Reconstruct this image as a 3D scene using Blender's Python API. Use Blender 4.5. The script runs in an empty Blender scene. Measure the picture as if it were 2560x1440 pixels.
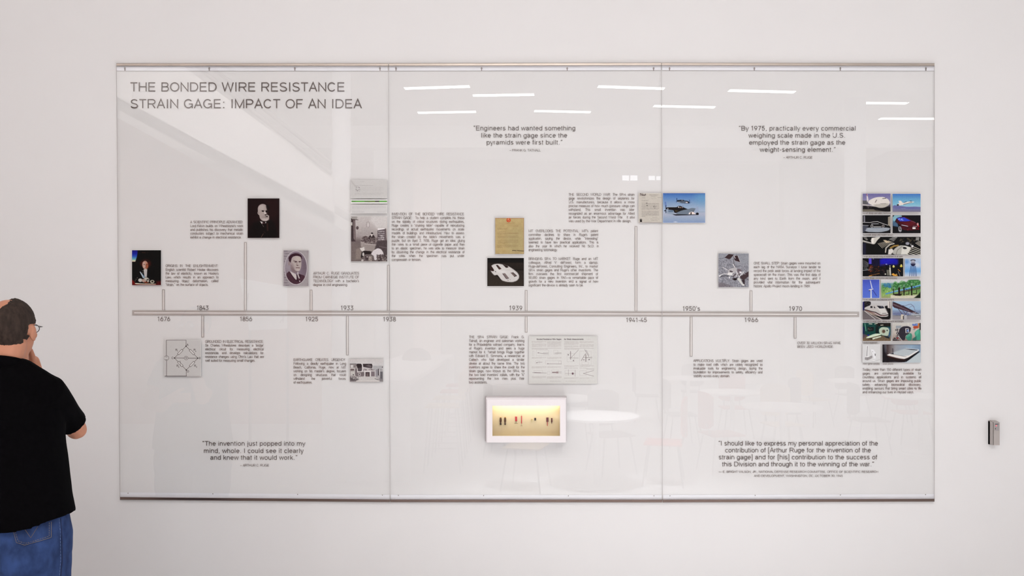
import bpy, bmesh, math, random
import numpy as np
from mathutils import Vector, Matrix

# ------------------------------------------------------------------ camera, light, exposure
SC = bpy.context.scene
COL = SC.collection
FPX = 1920.0          # focal length in pixels of the 2560 px wide frame
CAMD = 4.0            # camera to wall
CAMH = 1.75
HORY = 800.0          # the horizon's pixel row
cam_data = bpy.data.cameras.new('camera'); cam = bpy.data.objects.new('camera', cam_data); COL.objects.link(cam)
cam.location = (0, -CAMD, CAMH); cam.rotation_euler = (math.radians(90), 0, 0)
cam_data.sensor_width = 36.0; cam_data.lens = FPX / 2560 * 36.0
cam_data.shift_y = (HORY - 720) / 2560.0
cam_data.clip_start = 0.05
SC.camera = cam
SC.view_settings.view_transform = 'Standard'; SC.view_settings.look = 'None'
SC.view_settings.gamma = 1.0; SC.view_settings.use_curve_mapping = False
SC.view_settings.exposure = -0.33

world = bpy.data.worlds.new('world'); SC.world = world; world.use_nodes = True
world.node_tree.nodes['Background'].inputs[0].default_value = (0.9, 0.93, 1.0, 1)
world.node_tree.nodes['Background'].inputs[1].default_value = 0.5

def area(name, loc, rot, sx, sy, power, col):
    l = bpy.data.lights.new(name, 'AREA'); l.shape = 'RECTANGLE'; l.size = sx; l.size_y = sy
    l.energy = power; l.color = col
    o = bpy.data.objects.new(name, l); COL.objects.link(o)
    o.location = loc; o.rotation_euler = rot
    return o
R90 = math.radians(90)
# skylight over the hall (daylight from above), window wall on the right; other lights added
area('skylight', (0.4, -6.3, 5.98), (0, 0, 0), 8.0, 4.4, 165, (1.0, 0.985, 0.968))
_d = Vector((0.35, 0, 0.9)) - Vector((0.5, -5.6, 5.6))
area('wall_wash_fill', (0.5, -5.6, 5.6), _d.to_track_quat('-Z', 'Y').to_euler(), 2.6, 0.8, 28, (1.0, 0.985, 0.975))  # added light pooling on the middle of the wall, no known fixture
_l = bpy.data.lights.new('floor_bounce_fill', 'SPOT'); _l.energy = 5400; _l.spot_size = math.radians(46); _l.spot_blend = .6; _l.shadow_soft_size = .25; _l.color = (0.94, 0.97, 1.0)  # added spot, its bounce off the floor lifts the lower wall
_o = bpy.data.objects.new('floor_bounce_fill', _l); COL.objects.link(_o); _o.location = (0.9, -2.75, 5.95)
area('window_daylight_right', (9.45, -9.4, 2.7), (0, R90, 0), 4.6, 5.0, 180, (0.86, 0.94, 1.0))
area('left_side_fill', (-9.45, -5.5, 2.2), (0, -R90, 0), 3.6, 7.0, 12, (1.0, 0.93, 0.90))  # added weak fill from the left, no window known there
area('rear_left_fill', (-9.45, -11.3, 3.0), (0, -R90, 0), 5.0, 3.2, 170, (1.0, 0.98, 0.96))  # added fill that brightens the rear hall mirrored in the glass

area('rear_ceiling_fill', (0.5, -14.1, 5.98), (0, 0, 0), 14.0, 1.3, 300, (1.0, 0.985, 0.97))  # added light for the far wall, kept out of sight behind the bulkhead
_d = Vector((0, -9.0, -3.0))
area('hall_wash_fill', (-0.5, -4.8, 5.5), _d.to_track_quat('-Z', 'Y').to_euler(), 12.0, 0.6, 520, (1.0, 0.985, 0.975))  # added light without a fixture, brightens the surfaces the glass mirrors

# ------------------------------------------------------------------ helpers
def W(px, py, d=0.0):
    """pixel of the photographed wall -> point d metres in front of the wall plane y = 0"""
    k = (CAMD - d) / FPX
    return Vector(((px - 1280) * k, -d, CAMH - (py - HORY) * k))
def RM(px, py, L):
    """a thing seen mirrored in the glass at this pixel, standing L metres out from the wall"""
    k = (CAMD + L) / FPX
    return Vector(((px - 1280) * k, -L, CAMH - (py - HORY) * k))

MATS = {}
def srgb(c):
    out = []
    for v in c[:3]:
        v = v / 255.0
        out.append(v / 12.92 if v <= 0.04045 else ((v + 0.055) / 1.055) ** 2.4)
    return (out[0], out[1], out[2], 1.0)
def mat(name, col, rough=0.6, metal=0.0, spec=0.5, noise=None, emit=None, bump=None):
    if name in MATS: return MATS[name]
    m = bpy.data.materials.new(name); m.use_nodes = True; nt = m.node_tree
    b = nt.nodes['Principled BSDF']
    c = srgb(col); b.inputs['Base Color'].default_value = c
    b.inputs['Roughness'].default_value = rough; b.inputs['Metallic'].default_value = metal
    b.inputs['Specular IOR Level'].default_value = spec
    tc = nt.nodes.new('ShaderNodeTexCoord')
    if noise:
        sc_, amt, st = noise
        n = nt.nodes.new('ShaderNodeTexNoise'); n.inputs['Scale'].default_value = sc_; n.inputs['Detail'].default_value = 4
        mp = nt.nodes.new('ShaderNodeMapping'); mp.inputs['Scale'].default_value = st
        nt.links.new(tc.outputs['Object'], mp.inputs[0]); nt.links.new(mp.outputs[0], n.inputs['Vector'])
        mr = nt.nodes.new('ShaderNodeMapRange'); mr.inputs[1].default_value = 0.3; mr.inputs[2].default_value = 0.7
        mr.inputs[3].default_value = 1 - amt; mr.inputs[4].default_value = 1 + amt
        nt.links.new(n.outputs['Fac'], mr.inputs[0])
        vm = nt.nodes.new('ShaderNodeVectorMath'); vm.operation = 'SCALE'; vm.inputs[0].default_value = c[:3]
        nt.links.new(mr.outputs[0], vm.inputs['Scale']); nt.links.new(vm.outputs[0], b.inputs['Base Color'])
    if bump:
        n2 = nt.nodes.new('ShaderNodeTexNoise'); n2.inputs['Scale'].default_value = bump[0]; n2.inputs['Detail'].default_value = 3
        nt.links.new(tc.outputs['Object'], n2.inputs['Vector'])
        bp = nt.nodes.new('ShaderNodeBump'); bp.inputs['Strength'].default_value = bump[1]; bp.inputs['Distance'].default_value = bump[2]
        nt.links.new(n2.outputs['Fac'], bp.inputs['Height']); nt.links.new(bp.outputs[0], b.inputs['Normal'])
    if emit:
        b.inputs['Emission Color'].default_value = srgb(emit[0]); b.inputs['Emission Strength'].default_value = emit[1]
    MATS[name] = m
    return m
def glass_mat(name, f0, tint):
    m = bpy.data.materials.new(name); m.use_nodes = True; nt = m.node_tree
    nt.nodes.remove(nt.nodes['Principled BSDF']); out = nt.nodes['Material Output']
    lw = nt.nodes.new('ShaderNodeLayerWeight'); lw.inputs[0].default_value = 0.5
    pw = nt.nodes.new('ShaderNodeMath'); pw.operation = 'POWER'; pw.inputs[1].default_value = 5
    nt.links.new(lw.outputs['Facing'], pw.inputs[0])
    mr = nt.nodes.new('ShaderNodeMapRange'); mr.inputs[3].default_value = f0; mr.inputs[4].default_value = 1
    nt.links.new(pw.outputs[0], mr.inputs[0])
    tr = nt.nodes.new('ShaderNodeBsdfTransparent'); tr.inputs[0].default_value = (*tint, 1)
    gl = nt.nodes.new('ShaderNodeBsdfGlossy'); gl.inputs['Roughness'].default_value = 0.0
    mx = nt.nodes.new('ShaderNodeMixShader')
    nt.links.new(mr.outputs[0], mx.inputs[0]); nt.links.new(tr.outputs[0], mx.inputs[1]); nt.links.new(gl.outputs[0], mx.inputs[2])
    nt.links.new(mx.outputs[0], out.inputs[0])
    return m

def link(name, me, m, parent=None):
    o = bpy.data.objects.new(name, me); COL.objects.link(o)
    if m is not None and len(me.materials) == 0:
        for x in (m if isinstance(m, (list, tuple)) else [m]): me.materials.append(x)
    if parent is not None: o.parent = parent
    return o
def tag(o, label=None, cat=None, group=None, kind=None):
    if label: o['label'] = label
    if cat: o['category'] = cat
    if group: o['group'] = group
    if kind: o['kind'] = kind
    return o
def empty(name, loc=(0, 0, 0), rz=0.0):
    o = bpy.data.objects.new(name, None); COL.objects.link(o); o.location = loc; o.rotation_euler = (0, 0, rz)
    o.empty_display_size = 0.1
    return o
class MB:
    """collects shapes; build() links them as one mesh object; coordinates are relative to org"""
    def __init__(s, org=(0, 0, 0)): s.v = []; s.f = []; s.org = Vector(org); s.smooth = False
    def add(s, vs, fs):
        b = len(s.v); s.v += [tuple(Vector(v) - s.org) for v in vs]; s.f += [tuple(b + i for i in f) for f in fs]; return s
    def box(s, x0, x1, y0, y1, z0, z1, bev=0.0):
        if bev <= 0:
            vs = [(x, y, z) for z in (z0, z1) for y in (y0, y1) for x in (x0, x1)]
            return s.add(vs, [(0, 2, 3, 1), (4, 5, 7, 6), (0, 1, 5, 4), (2, 6, 7, 3), (0, 4, 6, 2), (1, 3, 7, 5)])
        bm = bmesh.new(); bmesh.ops.create_cube(bm, size=1)
        for v in bm.verts: v.co = Vector(((x0 + x1) / 2 + v.co.x * (x1 - x0), (y0 + y1) / 2 + v.co.y * (y1 - y0), (z0 + z1) / 2 + v.co.z * (z1 - z0)))
        bmesh.ops.bevel(bm, geom=bm.edges[:], offset=bev, segments=2, affect='EDGES', profile=0.5)
        bm.verts.index_update()
        s.add([v.co.copy() for v in bm.verts], [[v.index for v in f.verts] for f in bm.faces]); bm.free(); return s
    def prism(s, front, back):
        """two matching rings of points, capped and walled"""
        n = len(front); fs = [tuple(range(n))[::-1], tuple(range(n, 2 * n))]
        for i in range(n): j = (i + 1) % n; fs.append((i, j, n + j, n + i))
        return s.add(list(front) + list(back), fs)
    def tube(s, pts, r, n=10, cap=True):
        pts = [Vector(p) for p in pts]; rs = r if isinstance(r, (list, tuple)) else [r] * len(pts)
        vs = []; fs = []; up = None
        for i, p in enumerate(pts):
            t = (pts[min(i + 1, len(pts) - 1)] - pts[max(i - 1, 0)]).normalized()
            if up is None: up = Vector((0, 0, 1)) if abs(t.z) < 0.9 else Vector((1, 0, 0))
            a = t.cross(up).normalized(); b = a.cross(t).normalized(); up = b
            for k in range(n):
                th = 2 * math.pi * k / n
                vs.append(p + (a * math.cos(th) + b * math.sin(th)) * rs[i])
        for i in range(len(pts) - 1):
            for k in range(n):
                q = (k + 1) % n; fs.append((i * n + k, i * n + q, (i + 1) * n + q, (i + 1) * n + k))
        if cap: fs.append(tuple(range(n))[::-1]); fs.append(tuple(range((len(pts) - 1) * n, len(pts) * n)))
        return s.add(vs, fs)
    def lathe(s, c, prof, n=24, axis='z'):
        vs = []; fs = []
        for r, h in prof:
            for k in range(n):
                th = 2 * math.pi * k / n
                a, b = r * math.cos(th), r * math.sin(th)
                p = (a, b, h) if axis == 'z' else ((a, h, b) if axis == 'y' else (h, a, b))
                vs.append(Vector(c) + Vector(p))
        for i in range(len(prof) - 1):
            for k in range(n):
                q = (k + 1) % n; fs.append((i * n + k, i * n + q, (i + 1) * n + q, (i + 1) * n + k))
        fs.append(tuple(range(n))[::-1]); fs.append(tuple(range((len(prof) - 1) * n, len(prof) * n)))
        return s.add(vs, fs)
    def build(s, name, m, parent=None, smooth=False, fixn=True):
        me = bpy.data.meshes.new(name); me.from_pydata(s.v, [], s.f)
        if fixn:
            bm = bmesh.new(); bm.from_mesh(me); bmesh.ops.recalc_face_normals(bm, faces=bm.faces[:]); bm.to_mesh(me); bm.free()
        if smooth: me.polygons.foreach_set('use_smooth', [True] * len(me.polygons))
        me.update()
        return link(name, me, m, parent)

# ------------------------------------------------------------------ materials
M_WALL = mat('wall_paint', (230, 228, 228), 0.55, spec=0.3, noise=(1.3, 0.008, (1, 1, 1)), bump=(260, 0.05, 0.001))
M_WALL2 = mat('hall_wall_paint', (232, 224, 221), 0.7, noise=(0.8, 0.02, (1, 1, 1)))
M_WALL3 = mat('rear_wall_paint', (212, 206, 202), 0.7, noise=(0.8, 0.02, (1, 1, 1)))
M_RAILD = mat('bronze_with_dark_reflection', (120, 104, 97), 0.3, metal=1.0, noise=(7, 0.10, (1, 30, 30)))  # bottom rail's copy of the metal, dark floor reflection put into its colour
M_CEIL = mat('ceiling_paint', (238, 237, 236), 0.8, noise=(0.8, 0.01, (1, 1, 1)))
M_FLOOR = mat('polished_floor', (204, 202, 202), 0.35, noise=(2.0, 0.04, (1, 1, 1)))
M_GLASS = glass_mat('clear_glass', 0.075, (1, 1, 1))
M_GBACK = bpy.data.materials.new('bonded_glass_back'); M_GBACK.use_nodes = True
_t = M_GBACK.node_tree; _t.nodes.remove(_t.nodes['Principled BSDF']); _n = _t.nodes.new('ShaderNodeBsdfTransparent'); _n.inputs[0].default_value = (.995, .997, .995, 1); _t.links.new(_n.outputs[0], _t.nodes['Material Output'].inputs[0])
M_INK = mat('grey_brown_lettering', (92, 78, 73), 0.55, noise=(9, 0.03, (1, 1, 1)))
M_INK2 = mat('small_lettering', (126, 112, 107), 0.55, noise=(9, 0.03, (1, 1, 1)))
M_BAR = mat('timeline_grey', (176, 168, 164), 0.45, metal=0.1, noise=(6, 0.06, (1, 1, 8)))
M_BARW = mat('timeline_white', (242, 238, 236), 0.5, noise=(6, 0.01, (1, 1, 1)))
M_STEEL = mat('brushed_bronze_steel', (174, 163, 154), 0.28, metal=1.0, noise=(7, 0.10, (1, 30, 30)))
M_STRIP = mat('white_hanging_strip', (244, 244, 250), 0.4, noise=(3, 0.01, (1, 1, 1)))
M_LINE = mat('dark_joint', (172, 165, 163), 0.5, noise=(3, 0.05, (1, 1, 1)))
M_BOARD = mat('white_board_edge', (236, 233, 231), 0.5, noise=(20, 0.02, (1, 1, 1)))
# ------------------------------------------------------------------ setting
XL, XR, YB, ZC = -9.6, 9.6, -17.0, 6.05
def struct(name, mb, m): return tag(mb.build(name, m), kind='structure')
struct('wall_front', MB().box(XL, XR, 0, 0.2, 0, ZC), M_WALL)
struct('floor', MB().box(XL, XR, YB, 0.2, -0.2, 0), M_FLOOR)
struct('ceiling', MB().box(XL, XR, YB, 0.2, ZC, ZC + 0.2), M_CEIL)
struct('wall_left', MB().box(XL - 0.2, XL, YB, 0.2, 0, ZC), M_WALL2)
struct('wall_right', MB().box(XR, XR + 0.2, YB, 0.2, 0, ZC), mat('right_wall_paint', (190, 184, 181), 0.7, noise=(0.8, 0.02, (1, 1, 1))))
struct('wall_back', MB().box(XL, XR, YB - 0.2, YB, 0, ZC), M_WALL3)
struct('trim_1', MB().box(XL, XR, -13.3, -13.0, 5.56, ZC), M_CEIL)          # deep bulkhead under the ceiling
struct('baseboard_front', MB().box(XL, XR, -0.012, 0, 0, 0.1), M_CEIL)

# ------------------------------------------------------------------ lettering (monoline grotesque drawn as strokes)
def A(cx, cy, rx, ry, a0, a1):
    n = max(3, int(abs(a1 - a0) / 20)); return [(cx + rx * math.cos(math.radians(a0 + (a1 - a0) * i / n)), cy + ry * math.sin(math.radians(a0 + (a1 - a0) * i / n))) for i in range(n + 1)]
x_ = 0.73
def bowl(cx, rx=.28): return A(cx, x_ / 2 - .01, rx, x_ / 2 - .04, 0, 360)
FONT = {
'A': (.93, [[(.05, 0), (.465, 1), (.88, 0)], [(.2, .34), (.73, .34)]]),
'B': (.93, [[(.12, .52), (.55, .52)] + A(.55, .735, .24, .215, -90, 90)[1:] + [(.12, .95), (.12, .05), (.58, .05)] + A(.58, .285, .26, .235, -90, 90)[1:] + [(.5, .52)]]),
'C': (1.0, [A(.5, .5, .41, .46, 38, 322)]),
'D': (1.0, [[(.12, .05), (.12, .95), (.48, .95)] + A(.48, .5, .42, .45, 90, -90)[1:] + [(.12, .05)]]),
'E': (.92, [[(.84, .05), (.13, .05), (.13, .95), (.82, .95)], [(.13, .52), (.77, .52)]]),
'F': (.84, [[(.13, 0), (.13, .95), (.78, .95)], [(.13, .5), (.7, .5)]]),
'G': (1.08, [A(.53, .5, .44, .46, 42, 326), [(.58, .47), (.96, .47), (.96, .0)]]),
'H': (1.0, [[(.12, 0), (.12, 1)], [(.88, 0), (.88, 1)], [(.12, .52), (.88, .52)]]),
'I': (.38, [[(.19, 0), (.19, 1)]]),
'J': (.7, [[(.56, 1), (.56, .3)] + A(.33, .29, .23, .25, 0, -180)]),
'K': (.93, [[(.13, 0), (.13, 1)], [(.82, 1), (.13, .38)], [(.4, .6), (.88, 0)]]),
'L': (.78, [[(.12, 1), (.12, .05), (.74, .05)]]),
'M': (1.16, [[(.12, 0), (.12, .97), (.58, .05), (1.04, .97), (1.04, 0)]]),
'N': (1.0, [[(.12, 0), (.12, .96), (.88, .04), (.88, 1)]]),
'O': (1.08, [A(.54, .5, .46, .46, 0, 360)]),
'P': (.92, [[(.12, 0), (.12, .95), (.56, .95)] + A(.56, .7, .26, .25, 90, -90)[1:] + [(.12, .45)]]),
'Q': (1.08, [A(.54, .5, .46, .46, 0, 360), [(.62, .22), (.98, -.05)]]),
'R': (1.0, [[(.12, 0), (.12, .95), (.6, .95)] + A(.6, .715, .27, .235, 90, -90)[1:] + [(.12, .48)], [(.55, .48), (.88, 0)]]),
'S': (.92, [A(.47, .73, .34, .22, 25, 180)[:-1] + [(.14, .68), (.25, .56), (.48, .5), (.7, .43), (.82, .28)] + A(.46, .27, .36, .23, -5, -165)]),
'T': (.84, [[(.03, .95), (.81, .95)], [(.42, .95), (.42, 0)]]),
'U': (1.0, [[(.12, 1), (.12, .4)] + A(.5, .4, .38, .36, 180, 360) + [(.88, 1)]]),
'V': (.9, [[(.04, 1), (.45, .02), (.86, 1)]]),
'W': (1.32, [[(.05, 1), (.34, .03), (.66, .97), (.98, .03), (1.27, 1)]]),
'X': (.9, [[(.06, 0), (.84, 1)], [(.06, 1), (.84, 0)]]),
'Y': (.9, [[(.04, 1), (.45, .45), (.86, 1)], [(.45, .45), (.45, 0)]]),
'Z': (.85, [[(.08, .95), (.76, .95), (.08, .05), (.79, .05)]]),
'a': (.76, [A(.35, .5, .25, .19, 165, 0)[:-1] + [(.6, .5), (.6, .12), (.68, .03)], [(.6, .42), (.4, .39)] + A(.3, .2, .21, .17, 100, 330) + [(.6, .25)]]),
'b': (.77, [[(.12, 0), (.12, 1)], bowl(.4)]),
'c': (.7, [A(.37, .355, .28, .325, 40, 320)]),
'd': (.77, [[(.65, 0), (.65, 1)], bowl(.37)]),
'e': (.76, [[(.1, .38), (.66, .38)] + A(.38, .36, .28, .325, 5, 322)]),
'f': (.38, [[(.17, 0), (.17, .8)] + A(.3, .82, .13, .14, 180, 80), [(.02, .68), (.35, .68)]]),
'g': (.77, [[(.65, .72), (.65, 0)] + A(.38, -.04, .27, .2, 0, -160), bowl(.37)]),
'h': (.77, [[(.12, 0), (.12, 1)], [(.12, .4)] + A(.38, .43, .26, .26, 180, 0) + [(.64, 0)]]),
'i': (.3, [[(.15, 0), (.15, .72)], [(.15, .88), (.15, 1)]]),
'j': (.3, [[(.16, .72), (.16, -.1)] + A(.04, -.1, .12, .14, 0, -90), [(.16, .88), (.16, 1)]]),
'k': (.69, [[(.12, 0), (.12, 1)], [(.6, .72), (.12, .27)], [(.3, .43), (.64, 0)]]),
'l': (.3, [[(.15, 0), (.15, 1)]]),
'm': (1.16, [[(.12, 0), (.12, .72)], [(.12, .44)] + A(.35, .45, .23, .23, 180, 0) + [(.58, 0)], [(.58, .44)] + A(.81, .45, .23, .23, 180, 0) + [(1.04, 0)]]),
'n': (.77, [[(.12, 0), (.12, .72)], [(.12, .4)] + A(.38, .43, .26, .26, 180, 0) + [(.64, 0)]]),
'o': (.77, [bowl(.385, .29)]),
'p': (.77, [[(.12, -.28), (.12, .72)], bowl(.4)]),
'q': (.77, [[(.65, -.28), (.65, .72)], bowl(.37)]),
'r': (.46, [[(.12, 0), (.12, .72)], [(.12, .4)] + A(.36, .45, .24, .23, 180, 95)]),
's': (.69, [A(.34, .54, .23, .15, 30, 190)[:-1] + [(.16, .45), (.34, .37), (.54, .29)] + A(.33, .2, .24, .16, 0, -160)]),
't': (.39, [[(.17, .92), (.17, .15)] + A(.28, .15, .11, .12, 180, 280), [(.03, .68), (.34, .68)]]),
'u': (.77, [[(.64, 0), (.64, .72)], [(.12, .72), (.12, .3)] + A(.38, .29, .26, .26, 180, 360)]),
'v': (.69, [[(.04, .72), (.345, .02), (.65, .72)]]),
'w': (1.0, [[(.04, .72), (.26, .03), (.5, .68), (.74, .03), (.96, .72)]]),
'x': (.69, [[(.05, 0), (.64, .72)], [(.05, .72), (.64, 0)]]),
'y': (.69, [[(.04, .72), (.35, .02)], [(.65, .72), (.32, -.15)] + A(.18, -.14, .14, .12, 0, -100)]),
'z': (.69, [[(.07, .68), (.6, .68), (.07, .04), (.63, .04)]]),
'1': (.62, [[(.12, .78), (.34, .97), (.34, 0)]]),
'2': (.77, [A(.38, .68, .26, .28, 165, -30)[:-1] + [(.58, .5), (.1, .05), (.68, .05)]]),
'3': (.77, [[(.13, .95), (.64, .95), (.34, .6)] + A(.36, .31, .27, .27, 90, -160)]),
'4': (.77, [[(.46, 1), (.08, .28), (.72, .28)], [(.52, .55), (.52, 0)]]),
'5': (.77, [[(.63, .95), (.2, .95), (.15, .55)] + A(.36, .33, .28, .29, 120, -160)]),
'6': (.77, [A(.39, .33, .28, .29, 0, 360), [(.12, .38), (.28, .75), (.5, 1)]]),
'7': (.74, [[(.08, .95), (.66, .95), (.25, 0)]]),
'8': (.77, [A(.385, .74, .22, .22, 0, 360), A(.385, .27, .28, .24, 0, 360)]),
'9': (.77, [A(.38, .67, .28, .29, 0, 360), [(.65, .62), (.5, .25), (.28, 0)]]),
'0': (.8, [A(.4, .5, .3, .46, 0, 360)]),
'.': (.38, [[(.19, 0), (.19, .12)]]), ',': (.38, [[(.21, .12), (.19, 0), (.13, -.14)]]),
':': (.38, [[(.19, 0), (.19, .12)], [(.19, .6), (.19, .72)]]),
'-': (.46, [[(.06, .38), (.4, .38)]]), '–': (.8, [[(.06, .38), (.74, .38)]]), '—': (1.4, [[(.02, .38), (1.38, .38)]]),
'’': (.28, [[(.17, 1.02), (.1, .78)]]), '‘': (.28, [[(.1, 1.02), (.17, .78)]]),
'“': (.5, [[(.2, 1.02), (.12, .78)], [(.38, 1.02), (.3, .78)]]), '”': (.5, [[(.2, 1.02), (.12, .78)], [(.4, 1.02), (.32, .78)]]),
'[': (.4, [[(.34, 1.03), (.14, 1.03), (.14, -.24), (.34, -.24)]]), ']': (.4, [[(.06, 1.03), (.26, 1.03), (.26, -.24), (.06, -.24)]]),
' ': (.4, []),
}
def stroke_quads(pts, hw):
    """offset a polyline by +-hw; returns left and right points"""
    n = len(pts); closed = n > 3 and abs(pts[0][0] - pts[-1][0]) < 1e-6 and abs(pts[0][1] - pts[-1][1]) < 1e-6
    L = []; R = []
    for i in range(n):
        p = pts[i]
        a = pts[i - 1] if i > 0 else (pts[-2] if closed else None)
        b = pts[i + 1] if i < n - 1 else (pts[1] if closed else None)
        d = []
        if a is not None: d.append((p[0] - a[0], p[1] - a[1]))
        if b is not None: d.append((b[0] - p[0], b[1] - p[1]))
        ns = []
        for u in d:
            l = math.hypot(*u) or 1e-9; ns.append((-u[1] / l, u[0] / l))
        nx = sum(q[0] for q in ns); ny = sum(q[1] for q in ns); l = math.hypot(nx, ny) or 1e-9; nx /= l; ny /= l
        c = max(0.45, abs(nx * ns[0][0] + ny * ns[0][1])); m = hw / c
        L.append((p[0] + nx * m, p[1] + ny * m)); R.append((p[0] - nx * m, p[1] - ny * m))
    return L, R
class Text:
    """lines of lettering in wall pixels, one mesh, printed at depth d"""
    def __init__(s, d): s.v = []; s.f = []; s.d = d; s.k = 0
    def glyph(s, ch, x, base, h, kx, wt):
        for st in FONT[ch][1]:
            L, R = stroke_quads([(p[0] * kx, p[1]) for p in st], wt / 2)
            b = len(s.v); s.k = (s.k + 1) % 7; dd = s.d + .00004 * s.k
            for l, r in zip(L, R):
                s.v.append(W(x + l[0] * h, base - l[1] * h, dd)); s.v.append(W(x + r[0] * h, base - r[1] * h, dd))
            for i in range(len(L) - 1): s.f.append((b + 2 * i, b + 2 * i + 1, b + 2 * i + 3, b + 2 * i + 2))
    def line(s, txt, x0, x1, base, h, wt=.115, just=False, kx=1.0, track=None, slope=0.0):
        adv = sum(FONT[c][0] for c in txt if c != ' ') * h * kx
        nsp = txt.count(' '); n = len(txt) - 1
        lead = .08 * h
        if just and nsp:
            t = track or 0.0; sp = (x1 - x0 + 2 * lead - adv - t * (n - nsp)) / nsp
            if sp < .25 * h: t -= (.25 * h - sp) * nsp / max(1, n - nsp); sp = .25 * h
        else:
            tot = adv + nsp * .42 * h; t = (x1 - x0 + 2 * lead - tot) / n; sp = .42 * h + t
        x = x0 - lead; self_t = t
        for i, c in enumerate(txt):
            if c == ' ': x += sp + (t if (just and False) else 0)
            else:
                s.glyph(c, x, base + slope * (x - x0), h, kx, wt); x += FONT[c][0] * h * kx
                if i < n and txt[i + 1] != ' ': x += t
        return self_t
    def block(s, lines, x0, x1, bases, h, lastx, wt=.13, first=None, kx=.86):
        """justified caption: the last line sets the letter spacing"""
        last = lines[-1]; adv = sum(FONT[c][0] for c in last if c != ' ') * h * kx
        nsp = last.count(' '); n = len(last) - 1
        t = (lastx - x0 - adv - nsp * .45 * h) / max(n, 1)
        t = max(-.12 * h, min(.22 * h, t))
        for i, l in enumerate(lines):
            e = lastx if i == len(lines) - 1 else x1
            s.line(l, x0, e, bases[i], h, wt, just=(i < len(lines) - 1), kx=kx, track=t)
    def build(s, name, m, parent, label=None):
        me = bpy.data.meshes.new(name); me.from_pydata([tuple(v) for v in s.v], [], s.f); me.update()
        o = link(name, me, m, parent)
        if label: o['label'] = label
        return o
# ------------------------------------------------------------------ the three glass panels
D_TXT, D_G0, D_G1 = 0.0032, 0.0038, 0.0078     # lettering, back and front of the glass (metres off the wall)
PANELS = [  # corner pixels: top-left, top-right, bottom-right, bottom-left
    dict(c=[(290.5, 160), (971, 160), (975, 1249.5), (299.5, 1243.5)], lab='left glass display panel with the large two-line title lettering', bolts_t=[312, 523, 737, 950], bolts_b=[(320, 1233), (532, 1234.5), (744, 1236), (956, 1238)]),
    dict(c=[(971.6, 160), (1653.5, 158.5), (1656, 1250), (975.6, 1249.5)], lab='middle glass display panel pierced by the small lit showcase', bolts_t=[990, 1204, 1418, 1634], bolts_b=[(996, 1238.5), (1209, 1239), (1421, 1239.5), (1635, 1239.5)]),
    dict(c=[(1654.2, 158.5), (2336.5, 160), (2336.5, 1248), (1656.6, 1250)], lab='right glass display panel with the column of small photographs', bolts_t=[1674, 1886, 2101, 2315], bolts_b=[(1675, 1239.5), (1888, 1238.5), (2101, 1237.5), (2314, 1236.5)]),
]
def lerp(a, b, t): return (a[0] + (b[0] - a[0]) * t, a[1] + (b[1] - a[1]) * t)
HOLE = (1214.5, 992, 1415, 1105)
roots = []
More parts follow.
